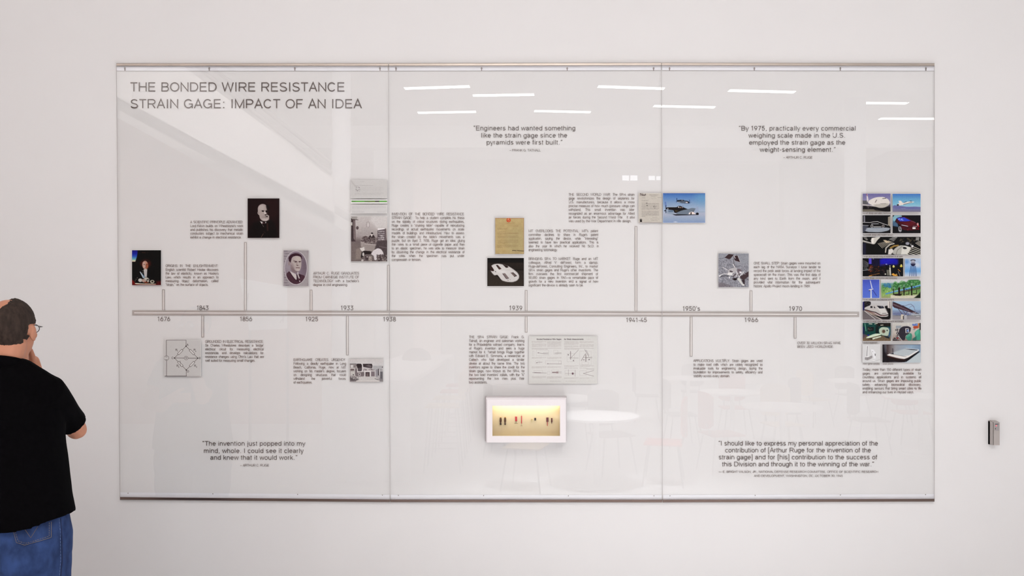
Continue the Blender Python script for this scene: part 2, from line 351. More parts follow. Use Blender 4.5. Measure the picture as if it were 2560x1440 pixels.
for k, P in enumerate(PANELS):
    TL, TR, BR, BL = P['c']
    base = W((BL[0] + BR[0]) / 2, BR[1], 0.018)
    r = empty('glass_panel', base); tag(r, P['lab'], 'display panel'); roots.append(r)
    org = base
    tilt = (0.0, 0.0, 0.0)[k]
    def y_of(v): return v
    # pane
    m = MB(org)
    def qd(x, y): return (x, y)
    outer = [(TL[0], TL[1] + 5), (TR[0], TR[1] + 5), (BR[0], BR[1] - 4), (BL[0], BL[1] - 4)]
    if k == 1:
        hx0, hy0, hx1, hy1 = HOLE; inner = [(hx0, hy0), (hx1, hy0), (hx1, hy1), (hx0, hy1)]
        vs = [W(*p, D_G1) for p in outer] + [W(*p, D_G1) for p in inner] + [W(*p, D_G0) for p in outer] + [W(*p, D_G0) for p in inner]
        fs = []
        for i in range(4):
            j = (i + 1) % 4
            fs += [(i, j, 4 + j, 4 + i), (8 + i, 12 + i, 12 + j, 8 + j), (i, 8 + i, 8 + j, j), (4 + i, 4 + j, 12 + j, 12 + i)]
        m.add(vs, fs)
    else:
        m.prism([W(*p, D_G1) for p in outer], [W(*p, D_G0) for p in outer])
    gp = m.build('glass_pane', [M_GLASS, M_GBACK], r)
    for f_ in gp.data.polygons: f_.material_index = 0 if f_.normal.y < -.5 else 1
    # top and bottom rails: slim U-profiles gripping the pane
    def rail(a, b, y0, y1, d1, name):
        q = MB(org)
        ring = lambda p: [W(p[0], p[1] + y0, 0.001), W(p[0], p[1] + y0, d1 - .004), W(p[0], p[1] + y0 + 1.3, d1), W(p[0], p[1] + y1 - 1.3, d1), W(p[0], p[1] + y1, d1 - .004), W(p[0], p[1] + y1, 0.001)]
        q.prism(ring(a), ring(b)); return q.build(name, M_STEEL, r)
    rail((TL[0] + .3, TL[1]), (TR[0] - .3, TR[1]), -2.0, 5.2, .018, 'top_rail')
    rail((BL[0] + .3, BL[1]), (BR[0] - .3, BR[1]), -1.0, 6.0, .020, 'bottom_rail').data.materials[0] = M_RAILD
    # white hanging strip behind the glass along the top, its lower edge a thin dark joint; the same along the foot
    q = MB(org); a, b = TL, TR
    q.prism([W(a[0] + 1, a[1] + 4, .0026), W(b[0] - 1, b[1] + 4, .0026), W(b[0] - 1, b[1] + 17, .0026), W(a[0] + 1, a[1] + 17, .0026)],
            [W(a[0] + 1, a[1] + 4, .001), W(b[0] - 1, b[1] + 4, .001), W(b[0] - 1, b[1] + 17, .001), W(a[0] + 1, a[1] + 17, .001)])
    q.build('hanging_strip', M_STRIP, r)
    q = MB(org)
    q.prism([W(a[0] + 1, a[1] + 17, .0028), W(b[0] - 1, b[1] + 17, .0028), W(b[0] - 1, b[1] + 18, .0028), W(a[0] + 1, a[1] + 18, .0028)],
            [W(a[0] + 1, a[1] + 17, .001), W(b[0] - 1, b[1] + 17, .001), W(b[0] - 1, b[1] + 18, .001), W(a[0] + 1, a[1] + 18, .001)])
    q.build('strip_edge', M_LINE, r)
    q = MB(org); a, b = BL, BR
    q.prism([W(a[0] + 1, a[1] - 12.5, .0026), W(b[0] - 1, b[1] - 12.5, .0026), W(b[0] - 1, b[1], .0026), W(a[0] + 1, a[1], .0026)],
            [W(a[0] + 1, a[1] - 12.5, .001), W(b[0] - 1, b[1] - 12.5, .001), W(b[0] - 1, b[1], .001), W(a[0] + 1, a[1], .001)])
    q.build('foot_strip', M_STRIP, r)
    # polished side edges of the pane
    for (t0, b0, s) in (((TL[0], TL[1] + 5), (BL[0], BL[1]), 1), ((TR[0], TR[1] + 5), (BR[0], BR[1]), -1)):
        w = 1.1 if ((k == 0 and s == 1) or (k == 2 and s == -1)) else .36
        q = MB(org)
        q.prism([W(t0[0], t0[1], D_G1 + .0008), W(t0[0] + s * w, t0[1], D_G1 + .0008), W(b0[0] + s * w, b0[1], D_G1 + .0008), W(b0[0], b0[1], D_G1 + .0008)],
                [W(t0[0], t0[1], .0075), W(t0[0] + s * w, t0[1], .0075), W(b0[0] + s * w, b0[1], .0075), W(b0[0], b0[1], .0075)])
        q.build('pane_edge', M_LINE, r)
    # hanging bolts: a washer and a short bracket
    for bx in P['bolts_t']:
        q = MB(org); c = W(bx, 171, .0048)
        q.lathe(c, [(.0035, .002), (.0045, 0), (.0035, -.0015)], 10, 'y')
        q.box(c.x - .0022, c.x + .0022, c.y - .0008, c.y + .003, c.z - .011, c.z + .006)
        q.build('hanger_bolt', mat('hanger_steel', (138, 128, 126), .35, metal=.6, noise=(20, .1, (1, 1, 1))), r)
    for bx, by in P['bolts_b']:
        q = MB(org); c = W(bx, by, .0045); q.lathe(c, [(.0018, .002), (.0026, 0), (.0016, -.0015)], 8, 'y')
        q.build('foot_bolt', mat('hanger_steel', (0, 0, 0)), r)

def T(): return Text(D_TXT)
class Rel:
    pass
def put(t, name, m, k, label):
    r = roots[k]; o = r.location
    t.v = [v - o for v in t.v]; return t.build(name, m, r, label)

def title(txt, x0, x1, base):
    """one part per word; the spacing is that of the whole line"""
    h = 22.6; n = len(txt) - 1; nsp = txt.count(' '); adv = sum(FONT[c][0] for c in txt if c != ' ') * h
    tr = (x1 - x0 + .16 * h - adv - nsp * .42 * h) / n; x = x0 - .08 * h
    for wd in txt.split(' '):
        t = T()
        for c in wd: t.glyph(c, x, base, h, 1.0, .118); x += FONT[c][0] * h + tr
        x += .42 * h + tr
        put(t, 'title_word', M_INK, 0, 'title word ' + wd.strip(':'))
title('THE BONDED WIRE RESISTANCE', 327, 861, 228.6)
title('STRAIN GAGE: IMPACT OF AN IDEA', 327, 903, 270.6)
def quote(k, lines, att, ah, label):
    t = T()
    for s, x0, x1, b in lines: t.line(s, x0, x1, b, 11.4, .128)
    put(t, 'quotation_lettering', M_INK, k, label)
    t = T()
    for s, x0, x1, b in att: t.line(s, x0, x1, b, ah, .14)
    put(t, 'attribution_lettering', M_INK2, k, 'small capitals under the ' + label)
quote(1, [('“Engineers had wanted something', 1184, 1439.7, 325.8), ('like the strain gage since the', 1203.5, 1420.4, 343.8), ('pyramids were first built.”', 1217, 1407.6, 361.3)],
      [('– FRANK G. TATNALL', 1274, 1351.3, 378.4)], 5.6, 'three-line quotation on the middle panel')
quote(2, [('“By 1975, practically every commercial', 1847.3, 2142, 326.2), ('weighing scale made in the U.S.', 1872.3, 2116, 344), ('employed the strain gage as the', 1873.4, 2115.8, 361.7), ('weight-sensing element.”', 1900.4, 2089.4, 379.4)],
      [('– ARTHUR C. RUGE', 1958.6, 2030.3, 396.4)], 5.8, 'four-line quotation at the top right')
quote(0, [('“The invention just popped into my', 506.4, 765, 1114.2), ('mind, whole. I could see it clearly', 510, 761.7, 1132.4), ('and knew that it would work.”', 526.3, 746, 1149.3)],
      [('– ARTHUR C. RUGE', 600.6, 671.5, 1166.2)], 5.8, 'three-line quotation at the lower left')
quote(2, [('“I should like to express my personal appreciation of the', 1796.4, 2195.7, 1113.8), ('contribution of [Arthur Ruge for the invention of the', 1813.5, 2178.5, 1131), ('strain gage] and for [his] contribution to the success of', 1797.5, 2195.4, 1148.4), ('this Division and through it to the winning of the war.”', 1806, 2186.4, 1165.9)],
      [('— E. BRIGHT WILSON, JR., NATIONAL DEFENSE RESEARCH COMMITTEE, OFFICE OF SCIENTIFIC RESEARCH', 1797.5, 2195.7, 1182.2), ('AND DEVELOPMENT, WASHINGTON, DC, OCTOBER 30, 1945', 1885.2, 2107.4, 1192.3)], 5.4, 'four-line quotation at the lower right')

CAPS = [
(0, 476, 606.5, 602.4, [558, 567.7, 577.1, 586.5, 596.1], ["A SCIENTIFIC PRINCIPLE ADVANCED:", "Lord Kelvin builds on Wheatstone’s work", "and publishes his discovery that metallic", "conductors subject to mechanical strain", "exhibit a change in electrical resistance."], 'caption left of the bearded man portrait'),
(0, 414.3, 544.6, 520, [667.4, 677.1, 686.5, 696, 705.3, 714.7], ["ORIGINS IN THE ENLIGHTENMENT:", "English scientist Robert Hooke discovers", "the law of elasticity, known as Hooke’s", "Law, which results in an approach to", "measuring object deformation, called", "“strain,” on the surface of objects."], 'caption right of the painted portrait'),
(0, 783.3, 896.9, 868.8, [686.3, 695.8, 705.4, 715], ["ARTHUR C. RUGE GRADUATES", "FROM CARNEGIE INSTITUTE OF", "TECHNOLOGY with a bachelor’s", "degree in civil engineering."], 'caption right of the oval student portrait'),
(1, 979.7, 1157.8, 1052, [538 + 9.5 * i for i in range(13)], ["INVENTION OF THE BONDED WIRE RESISTANCE", "STRAIN GAGE:  To help a student complete his thesis", "on the stability of critical structures during earthquakes,", "Ruge creates a “shaking table” capable of reproducing", "recordings of actual earthquake movements on scale", "models of buildings and infrastructure. How to assess", "the strain created by the table’s movements was a", "puzzle, but on April 3, 1938, Ruge got an idea: gluing", "thin wires to a small piece of cigarette paper and then", "to an elastic specimen, he was able to measure strain", "by observing the change in the electrical resistance of", "the wires when the specimen was put under", "compression or tension."], 'thirteen-line caption right of the laboratory photograph'),
(1, 1321.7, 1493, 1393.7, [580.3 + 9.47 * i for i in range(6)], ["MIT OVERLOOKS THE POTENTIAL: MIT’s patent", "committee declines to share in Ruge’s patent", "application, saying the device, while “interesting”", "seemed to have few practical applications. This is", "also the year in which he received his Sc.D. in", "engineering seismology."], 'caption right of the tan letter'),
(1, 1321.7, 1493, 1456.7, [649.9 + 9.44 * i for i in range(8)], ["BRINGING SR-4 TO MARKET: Ruge and an MIT", "colleague, Alfred V. deForest, form a startup,", "Ruge-deForest, Consulting Engineers, Inc., to market", "SR-4 strain gages and Ruge’s other inventions. The", "firm oversees the first commercial shipment of", "50,000 strain gages in 1941—a remarkable pace of", "growth for a new invention and a signal of how", "significant the device is already seen to be."], 'caption right of the dark gage photograph'),
(1, 1422, 1584.8, 1576.6, [489.3 + 9.47 * i for i in range(8)], ["THE SECOND WORLD WAR: The SR-4 strain", "gage revolutionizes the design of airplanes for", "U.S. manufacturers, because it allows a more", "precise measure of how much pressure wings can", "withstand. This small invention was later", "recognized as an enormous advantage for Allied", "air forces during the Second World War.  It also", "was used by the War Department in rifle design."], 'caption left of the grey typed letter'),
(2, 1884.7, 2048.9, 2025, [661 + 9.55 * i for i in range(7)], ["ONE SMALL STEP: Strain gages were mounted on", "each leg of the NASA Surveyor I lunar lander to", "record the peak axial forces at landing impact of the", "spacecraft on the moon. This was the first data of", "any kind sent to Earth from the moon, and it", "provided vital information for the subsequent", "historic Apollo Project moon landing in 1969."], 'caption right of the lunar lander photograph'),
(0, 513.3, 657, 636.3, [856.9 + 9.48 * i for i in range(6)], ["GROUNDED IN ELECTRICAL RESISTANCE:", "Sir Charles Wheatstone describes a ‘bridge’", "electrical circuit for measuring electrical", "resistances and develops calculations for", "resistance changes using Ohm’s Law that are", "well suited for measuring small changes."], 'caption right of the circuit diagram'),
(0, 734, 863, 780.5, [902.5 + 9.4 * i for i in range(7)], ["EARTHQUAKE CREATES URGENCY:", "Following a deadly earthquake in Long", "Beach, California, Ruge, now at MIT", "working on his master’s degree, focuses", "on designing structures that could", "withstand the powerful forces", "of earthquakes."], 'caption left of the ruined building photograph'),
(1, 1173, 1309.2, 1218.3, [845.5 + 9.44 * i for i in range(13)], ["THE SR-4 STRAIN GAGE: Frank G.", "Tatnall, an engineer and salesman working", "for a Philadelphia railroad company, learns", "of Ruge’s invention and sees a huge", "market for it. Tatnall brings Ruge together", "with Edward E. Simmons, a researcher at", "Caltech who had developed a similar", "device at about the same time. The two", "inventors agree to share the credit for the", "strain gage, now known as the SR-4, for", "the two lead inventors’ initials, with the “4”", "representing the two men plus their", "two assistants."], 'caption left of the open catalogue spread'),
(2, 1734.1, 1904, 1824, [905 + 9.5 * i for i in range(5)], ["APPLICATIONS MULTIPLY: Strain gages are used", "to make load cells which are widely recognized as", "invaluable tools for engineering design, laying the", "foundation for improvements to safety, efficiency and", "stability across every domain."], 'caption below the 1950’s branch'),
(2, 2156.7, 2301.8, 2283.8, [927 + 9.4 * i for i in range(7)], ["Today, more than 150 different types of strain", "gages are commercially available for", "countless applications and in systems all", "around us. Strain gages are improving public", "safety, advancing biomedical discovery,", "enabling sensors that bring smart cities to life", "and enhancing our lives in myriad ways."], 'caption below the column of photographs'),
]
for k, x0, x1, lx, bs, lines, lab in CAPS:
    t = T(); t.block(lines, x0, x1, bs, 6.3, lx, wt=.13)
    put(t, 'caption_lettering', M_INK2, k, lab)
t = T(); t.line("OVER 30 MILLION SR-4S HAVE", 1993.8, 2101.6, 860.4, 6.1, .125, kx=.86); t.line("BEEN USED WORLDWIDE.", 1993.8, 2083.6, 869.8, 6.1, .125, kx=.86)
put(t, 'caption_lettering', M_INK2, 2, 'two-line caption below the 1970 branch')
M_INK3 = mat('faint_lettering', (150, 138, 134), .55, noise=(9, .03, (1, 1, 1)))
for s, x0, x1, b in [("Aircraft design and safety monitoring", 2157, 2226, 534.8), ("Automobile design and modern sensors", 2157, 2232, 588.8), ("Design and manufacturing of equipment of all types", 2157, 2255, 643), ("Building design, construction and monitoring", 2157, 2241, 697), ("Power, petroleum and industrial systems", 2157, 2234, 751), ("Transport in smart cities, railway systems and bridges", 2157, 2257, 805.3), ("Medical equipment", 2157, 2193, 858.6), ("Video game consoles", 2157, 2199, 911.6), ("Smart phones", 2207, 2233, 911.6)]:
    t = T(); t.line(s, x0, x1, b, 4.1, .13, kx=.85); put(t, 'photo_caption', M_INK3, 2, None)
for s, x0, x1, b, k in [("1676", 394, 425, 802.8, 0), ("1843", 492, 521, 775, 0), ("1856", 600, 630, 802.8, 0), ("1925", 764, 795, 803.2, 0), ("1933", 852, 883, 775.2, 0), ("1938", 958, 989.5, 803.4, 0), ("1939", 1273.5, 1305.5, 775.5, 1), ("1941-45", 1565.5, 1617, 805.4, 1), ("1950’s", 1707, 1750, 776.8, 2), ("1966", 1862, 1895, 805.2, 2), ("1970", 1973, 2005, 777, 2)]:
    t = T(); t.line(s, x0, x1, b, 10.9, .115); put(t, 'year_lettering', M_INK, k, 'year ' + s + ' beside the timeline')

# timeline: two grey lines with a white core, one segment per panel, branches up and down
def yc(x): return 782.0 + (x - 330) * 4.1 / 1818
def bars(k, rects, m, name, d=D_TXT):
    r = roots[k]; q = MB(r.location)
    for (x0, y0, x1, y1, sl) in rects:
        e = (x1 - x0) * sl
        q.prism([W(x0, y0, d), W(x1, y0 + e, d), W(x1, y1 + e, d), W(x0, y1, d)], [W(x0, y0, d - .0009), W(x1, y0 + e, d - .0009), W(x1, y1 + e, d - .0009), W(x0, y1, d - .0009)])
    return q.build(name, m, r)
SL = 4.1 / 1818
segs = [(330.5, 972.5), (974, 1654.2), (1656, 2148)]
BR_ = [(408.5, 'u', 723.5, 0), (506.8, 'd', 843.5, 0), (613.5, 'u', 605, 0), (777.7, 'u', 724.3, 0), (868.6, 'd', 888.5, 0), (971, 'u', 662, 0), (1315.5, 'u', 725, 1), (1315.5, 'd', 831.5, 1), (1590, 'u', 565, 1), (1728, 'd', 891.5, 2), (1877.6, 'u', 726, 2), (1987.8, 'd', 846.5, 2)]
for k, (x0, x1) in enumerate(segs):
    c = yc(x0)
    rs = [(x0, c - 6.3, x1, c - 1.2, SL), (x0, c + 1.2, x1, c + 6.3, SL)]
    if k == 0: rs.append((x0, c - 1.2, x0 + 5, c + 1.2, SL))
    if k == 2: rs.append((x1 - 5, yc(x1) - 1.2, x1, yc(x1) + 1.2, 0))
    bars(k, rs, M_BAR, 'timeline_bar')
    bars(k, [(x0 + (5 if k == 0 else 0), c - 1.2, x1 - (5 if k == 2 else 0), c + 1.2, SL)], M_BARW, 'timeline_core', D_TXT - .0004)
    for bx, ud, ye, kk in BR_:
        if kk != k: continue
        ys = yc(bx) - 6.3 if ud == 'u' else yc(bx) + 6.3
        a, b = min(ys, ye), max(ys, ye)
        rs = [(bx - 3.2, a, bx - 1.1, b, 0), (bx + 1.1, a, bx + 3.2, b, 0)]
        rs.append((bx - 1.1, ye if ud == 'u' else ye - 1.8, bx + 1.1, ye + 1.8 if ud == 'u' else ye, 0))
        bars(k, rs, M_BAR, 'timeline_branch')
        bars(k, [(bx - 1.1, a + 1.8, bx + 1.1, b - 1.8, 0)], M_BARW, 'branch_core', D_TXT - .0004)
# ------------------------------------------------------------------ printed photographs: pigment on a fine grid (flat print), board behind
M_PRINT = bpy.data.materials.new('photo_print_pigment'); M_PRINT.use_nodes = True
_nt = M_PRINT.node_tree; _b = _nt.nodes['Principled BSDF']; _a = _nt.nodes.new('ShaderNodeAttribute'); _a.attribute_name = 'pigment'
_nt.links.new(_a.outputs['Color'], _b.inputs['Base Color']); _b.inputs['Roughness'].default_value = 0.35; _b.inputs['Specular IOR Level'].default_value = 0.12
class Pic:
    def __init__(s, rect, view, bg, res=1.6):
        s.rect = rect; ox, oy, s.s = view
        x0, y0, x1, y1 = rect
        s.nx = int((x1 - x0) * res) + 1; s.ny = int((y1 - y0) * res) + 1
        s.X, s.Y = np.meshgrid((np.linspace(x0, x1, s.nx) - ox) * s.s, (np.linspace(y0, y1, s.ny) - oy) * s.s)
        s.c = np.ones((s.ny, s.nx, 3)) * np.array(bg, float); s.rng = np.random.default_rng(int(x0 * 7 + y0))
        s.clip = None
    def mix(s, a, col):
        if s.clip is not None: a = a * s.clip
        s.c += a[..., None] * (np.array(col, float) - s.c); return s
    def _sd(s, pts):
        X, Y = s.X, s.Y; d = np.full(X.shape, 1e9); ins = np.zeros(X.shape, bool); n = len(pts)
        for i in range(n):
            ax, ay = pts[i]; bx, by = pts[(i + 1) % n]; ex, ey = bx - ax, by - ay
            t = np.clip(((X - ax) * ex + (Y - ay) * ey) / (ex * ex + ey * ey + 1e-9), 0, 1)
            d = np.minimum(d, np.hypot(X - ax - t * ex, Y - ay - t * ey))
            if ay != by: ins ^= ((ay > Y) != (by > Y)) & (X < ex * (Y - ay) / (ey) + ax)
        return np.where(ins, -d, d)
    def P(s, col, pts, soft=.8, a=1.0):
        if len(pts) >= 6:      # round the corners a little
            q = []
            for i in range(len(pts)):
                a_, b_ = pts[i], pts[(i + 1) % len(pts)]
                q += [(a_[0] + (b_[0] - a_[0]) * .2, a_[1] + (b_[1] - a_[1]) * .2), (a_[0] + (b_[0] - a_[0]) * .8, a_[1] + (b_[1] - a_[1]) * .8)]
            pts = q
        sf = soft * s.s; return s.mix(a * np.clip(.5 - s._sd(pts) / sf, 0, 1), col)
    def R(s, col, x0, y0, x1, y1, soft=.6, a=1.0): return s.P(col, [(x0, y0), (x1, y0), (x1, y1), (x0, y1)], soft, a)
    def E(s, col, cx, cy, rx, ry, rot=0, soft=.8, a=1.0):
        c, n = math.cos(math.radians(rot)), math.sin(math.radians(rot)); u = (s.X - cx) * c + (s.Y - cy) * n; v = -(s.X - cx) * n + (s.Y - cy) * c
        r = np.hypot(u / rx, v / ry); return s.mix(a * np.clip(.5 - (r - 1) * min(rx, ry) / (soft * s.s), 0, 1), col)
    def L(s, col, pts, w, soft=.7, a=1.0):
        d = np.full(s.X.shape, 1e9)
        for (ax, ay), (bx, by) in zip(pts[:-1], pts[1:]):
            ex, ey = bx - ax, by - ay; t = np.clip(((s.X - ax) * ex + (s.Y - ay) * ey) / (ex * ex + ey * ey + 1e-9), 0, 1)
            d = np.minimum(d, np.hypot(s.X - ax - t * ex, s.Y - ay - t * ey))
        return s.mix(a * np.clip(.5 - (d - w / 2) / (soft * s.s), 0, 1), col)
    def G(s, stops, ax='y', mask=None):
        Q = s.Y if ax == 'y' else s.X; xs = [q[0] for q in stops]
        g = np.stack([np.interp(Q, xs, [q[1][i] for q in stops]) for i in range(3)], -1)
        if mask is None: s.c = g
        else: s.c += mask[..., None] * (g - s.c)
        return s
    def mask(s, pts, soft=.8): return np.clip(.5 - s._sd(pts) / (soft * s.s), 0, 1)
    def N(s, amp, size=2, a=None, tint=(1, 1, 1)):
        ny, nx = s.c.shape[:2]; n = s.rng.standard_normal((ny // size + 3, nx // size + 3))
        yi = np.linspace(0, n.shape[0] - 1.001, ny); xi = np.linspace(0, n.shape[1] - 1.001, nx)
        y0 = yi.astype(int); x0 = xi.astype(int); fy = (yi - y0)[:, None]; fx = (xi - x0)[None]
        v = n[y0][:, x0] * (1 - fy) * (1 - fx) + n[y0 + 1][:, x0] * fy * (1 - fx) + n[y0][:, x0 + 1] * (1 - fy) * fx + n[y0 + 1][:, x0 + 1] * fy * fx
        if a is not None: v = v * a
        s.c += v[..., None] * amp * np.array(tint); return s
    def spk(s, col, x0, y0, x1, y1, n, r, a=.8):
        for i in range(n):
            s.E(col, s.rng.uniform(x0, x1), s.rng.uniform(y0, y1), r * s.rng.uniform(.5, 1.4), r * s.rng.uniform(.5, 1.2), s.rng.uniform(0, 180), a=a * s.rng.uniform(.4, 1))
        return s
    def txt(s, col, x0, y0, x1, y1, rows, a=.6, lastw=.6):
        """rows of tiny running text too small to read"""
        h = (y1 - y0) / rows
        for r in range(rows):
            yc_ = y0 + (r + .5) * h; xe = x1 if r < rows - 1 else x0 + (x1 - x0) * lastw; x = x0
            while x < xe:
                w = s.rng.uniform(.9, 3.6) * s.s * .8; e = min(x + w, xe)
                if e > x: s.L(col, [(x, yc_), (e, yc_)], h * .28, a=a * s.rng.uniform(.45, 1))
                x = e + s.s * .55
        return s
    def build(s, label, name='photograph', cat='photo', d=0.0106, group=None, th=0.0026):
        x0, y0, x1, y1 = s.rect
        base = W((x0 + x1) / 2, y1, d - th)
        r = empty(name, base); tag(r, label, cat, group)
        q = MB(base); a, b = W(x0 - .4, y1 + .5, d - .0003), W(x1 + .4, y0 - .4, d - .0003)
        q.box(a.x, b.x, -d + .0003, -d + th, a.z, b.z); q.build('backing_board', M_BOARD, r)
        vs = []
        xs = np.linspace(x0, x1, s.nx); ys = np.linspace(y0, y1, s.ny); k = (CAMD - d) / FPX
        VX, VY = np.meshgrid((xs - 1280) * k - base.x, CAMH - (ys - HORY) * k - base.z)
        co = np.stack([VX, np.full(VX.shape, -d - base.y), VY], -1).reshape(-1, 3)
        idx = np.arange(s.nx * s.ny).reshape(s.ny, s.nx)
        f = np.stack([idx[:-1, :-1], idx[1:, :-1], idx[1:, 1:], idx[:-1, 1:]], -1).reshape(-1, 4)
        me = bpy.data.meshes.new('picture'); me.vertices.add(len(co)); me.vertices.foreach_set('co', co.ravel())
        me.loops.add(f.size); me.loops.foreach_set('vertex_index', f.ravel().astype(np.int32))
        me.polygons.add(len(f)); me.polygons.foreach_set('loop_start', np.arange(0, f.size, 4, dtype=np.int32))
        me.update(calc_edges=True)
        c = np.clip(s.c, 0, 255) / 255.0; lin = np.where(c <= .04045, c / 12.92, ((c + .055) / 1.055) ** 2.4) * PK
        ca = me.color_attributes.new('pigment', 'FLOAT_COLOR', 'POINT')
        ca.data.foreach_set('color', np.concatenate([lin.reshape(-1, 3), np.ones((len(co), 1))], 1).astype(np.float32).ravel())
        link('picture', me, M_PRINT, r); return r
PK = 1.0
K = (4, 3, 3)
# painted portrait of a man at a writing table
V = (325, 620, 14.4)
p = Pic((330, 625.5, 402.5, 713), V, (3, 3, 4))
m_ = p.mask([(60, 70), (275, 70), (268, 200), (245, 320), (190, 492), (60, 492)])
p.G([(70, (22, 18, 110)), (200, (20, 30, 150)), (300, (40, 80, 180)), (390, (90, 160, 180)), (450, (190, 205, 170)), (490, (225, 190, 170))], mask=m_)
p.P((110, 12, 8), [(60, 1120), (150, 1200), (190, 1270), (260, 1340), (60, 1345)], 3).P((90, 10, 10), [(60, 1290), (1120, 1290), (1130, 1345), (60, 1345)], 3).P((70, 8, 10), [(950, 1200), (1130, 1180), (1130, 1340), (950, 1340)], 6)
p.E((60, 12, 6), 560, 560, 190, 150, 0, 5).E((6, 4, 4), 560, 480, 90, 30, 0, 3)
p.E((186, 140, 122), 545, 610, 100, 150, 0, 1.5).P((196, 160, 145), [(450, 520), (520, 480), (560, 560), (550, 720), (500, 740), (455, 660)], 2)
p.E((165, 90, 62), 610, 650, 45, 95, 0, 3).E((60, 36, 34), 512, 595, 24, 12).E((70, 36, 30), 612, 590, 24, 12).L((110, 60, 48), [(575, 590), (580, 690)], 16).L((90, 34, 30), [(530, 715), (590, 718)], 14).E((200, 165, 150), 560, 760, 45, 24, 0, 2)
p.P((192, 188, 186), [(490, 770), (620, 770), (605, 1045), (520, 1045)], 1).L((150, 146, 146), [(560, 800), (570, 1040)], 10)
p.P((170, 180, 190), [(345, 850), (380, 850), (500, 1010), (540, 1075), (470, 1095), (420, 1000)], 1).P((60, 120, 170), [(440, 900), (540, 1070), (500, 1080)], 2, .6)
p.E((192, 188, 182), 370, 1160, 75, 65, 0, 1.5).E((186, 182, 172), 600, 1120, 100, 60, 20, 1.5).E((20, 12, 10), 640, 1150, 40, 30, 0, 2).E((178, 150, 138), 500, 1180, 85, 60, 20, 1.5).P((120, 50, 26), [(500, 1220), (640, 1210), (690, 1240), (560, 1275)], 2).E((196, 190, 176), 650, 1190, 30, 40, 0, 2)
p.E((186, 178, 160), 800, 1210, 78, 58, 0, 1).E((12, 8, 6), 805, 1205, 38, 28, 0, 1.5)
p.P((214, 204, 182), [(180, 1255), (420, 1280), (930, 1285), (930, 1312), (420, 1312), (180, 1300)], 1.2)
for q in ((460, 820), (462, 890), (265, 1072), (220, 1125), (190, 1182)): p.E((120, 110, 104), *q, 16, 13)
p.L((110, 60, 36), [(430, 162), (555, 168)], 10, a=.8).L((80, 50, 30), [(590, 165), (690, 165)], 8, a=.6)
p.N(2.5, 2); p.build('small painted portrait of a dark-clad man writing with a quill, blue window corner')
# bearded man, dark
V = (614, 490, 13.09)
p = Pic((619, 496, 698.5, 595), V, (22, 4, 6))
p.E((34, 12, 12), 860, 400, 260, 330, 0, 12, .7).P((8, 2, 3), [(75, 1380), (200, 900), (450, 820), (640, 860), (800, 760), (960, 900), (1090, 1380)], 6)
p.E((168, 154, 150), 560, 420, 160, 160, 0, 1.5).P((168, 155, 150), [(405, 380), (600, 260), (700, 380), (740, 470), (720, 620), (770, 650), (770, 760), (680, 825), (560, 815), (470, 740), (445, 620), (390, 580), (400, 520)], 1)
p.E((184, 172, 168), 520, 380, 90, 80, -20, 4, .7).E((8, 4, 4), 720, 370, 45, 90, -20, 2, .8).P((24, 10, 10), [(690, 380), (760, 420), (760, 620), (690, 610)], 2.5, .85)
p.E((20, 8, 8), 568, 495, 38, 22, -5).L((16, 6, 6), [(530, 478), (610, 488)], 14).E((16, 6, 6), 680, 505, 38, 34).P((206, 196, 192), [(610, 500), (650, 500), (668, 590), (615, 595)], .8)
p.E((14, 6, 6), 655, 612, 32, 15).P((12, 4, 4), [(640, 640), (735, 650), (720, 695), (665, 690)], 1).L((210, 200, 194), [(680, 640), (760, 650)], 18, a=.8).E((150, 138, 134), 620, 700, 90, 60, 0, 4, .7).L((40, 20, 20), [(640, 715), (665, 720)], 10, a=.8)
p.E((198, 188, 184), 640, 770, 120, 45, 0, 3, .6).L((60, 40, 38), [(425, 545), (430, 590)], 14).L((198, 186, 182), [(400, 540), (430, 610)], 16, a=.8)
p.P((214, 208, 206), [(470, 825), (560, 850), (540, 925)], .8).P((200, 192, 190), [(640, 850), (680, 850), (655, 900)], .8).E((60, 34, 38), 590, 890, 45, 25, 0, 1.5).L((120, 104, 104), [(560, 960), (590, 1000)], 20, a=.6)
p.L((66, 34, 28), [(710, 900), (720, 1120)], 40, 3, .8).L((120, 90, 80), [(580, 1235), (510, 1350)], 14, a=.8).L((50, 26, 26), [(590, 1165), (650, 1210)], 12).N(2, 2)
p.build('dark framed portrait photograph of an old man with a white beard')
# student in an oval
V = (704, 621, 14.4)
p = Pic((708.5, 626, 771.5, 715), V, (150, 142, 146))
for i, y in enumerate(range(100, 1380, 95)):
    p.L((178, 170, 172), [(60, y + 35), (330, y + 35)], 12, a=.5); p.R((118, 108, 116), 90 + (i % 2) * 50, y - 20, 210 + (i % 2) * 60, y + 18, 2, .7)
p.P((166, 160, 160), [(600, 70), (980, 70), (980, 1370), (500, 1370), (930, 900), (920, 500)], 3, .6).E((204, 198, 200), 515, 700, 412, 612, 0, 1)
p.E((128, 114, 126), 515, 700, 392, 592, 0, 1)
ov = p.clip = np.clip(.5 - (np.hypot((p.X - 515) / 392, (p.Y - 700) / 592) - 1) * 392 / 14, 0, 1)
p.E((150, 140, 148), 260, 520, 160, 420, 0, 12).E((110, 96, 106), 830, 620, 120, 420, 0, 14)
p.P((70, 44, 54), [(160, 920), (290, 800), (520, 1140), (560, 940), (620, 910), (860, 990), (800, 1200), (500, 1310), (200, 1150)], 1)
p.P((52, 28, 38), [(240, 330), (330, 220), (470, 170), (600, 180), (720, 250), (745, 370), (715, 400), (680, 300), (540, 265), (370, 310), (330, 520), (270, 480)], 1)
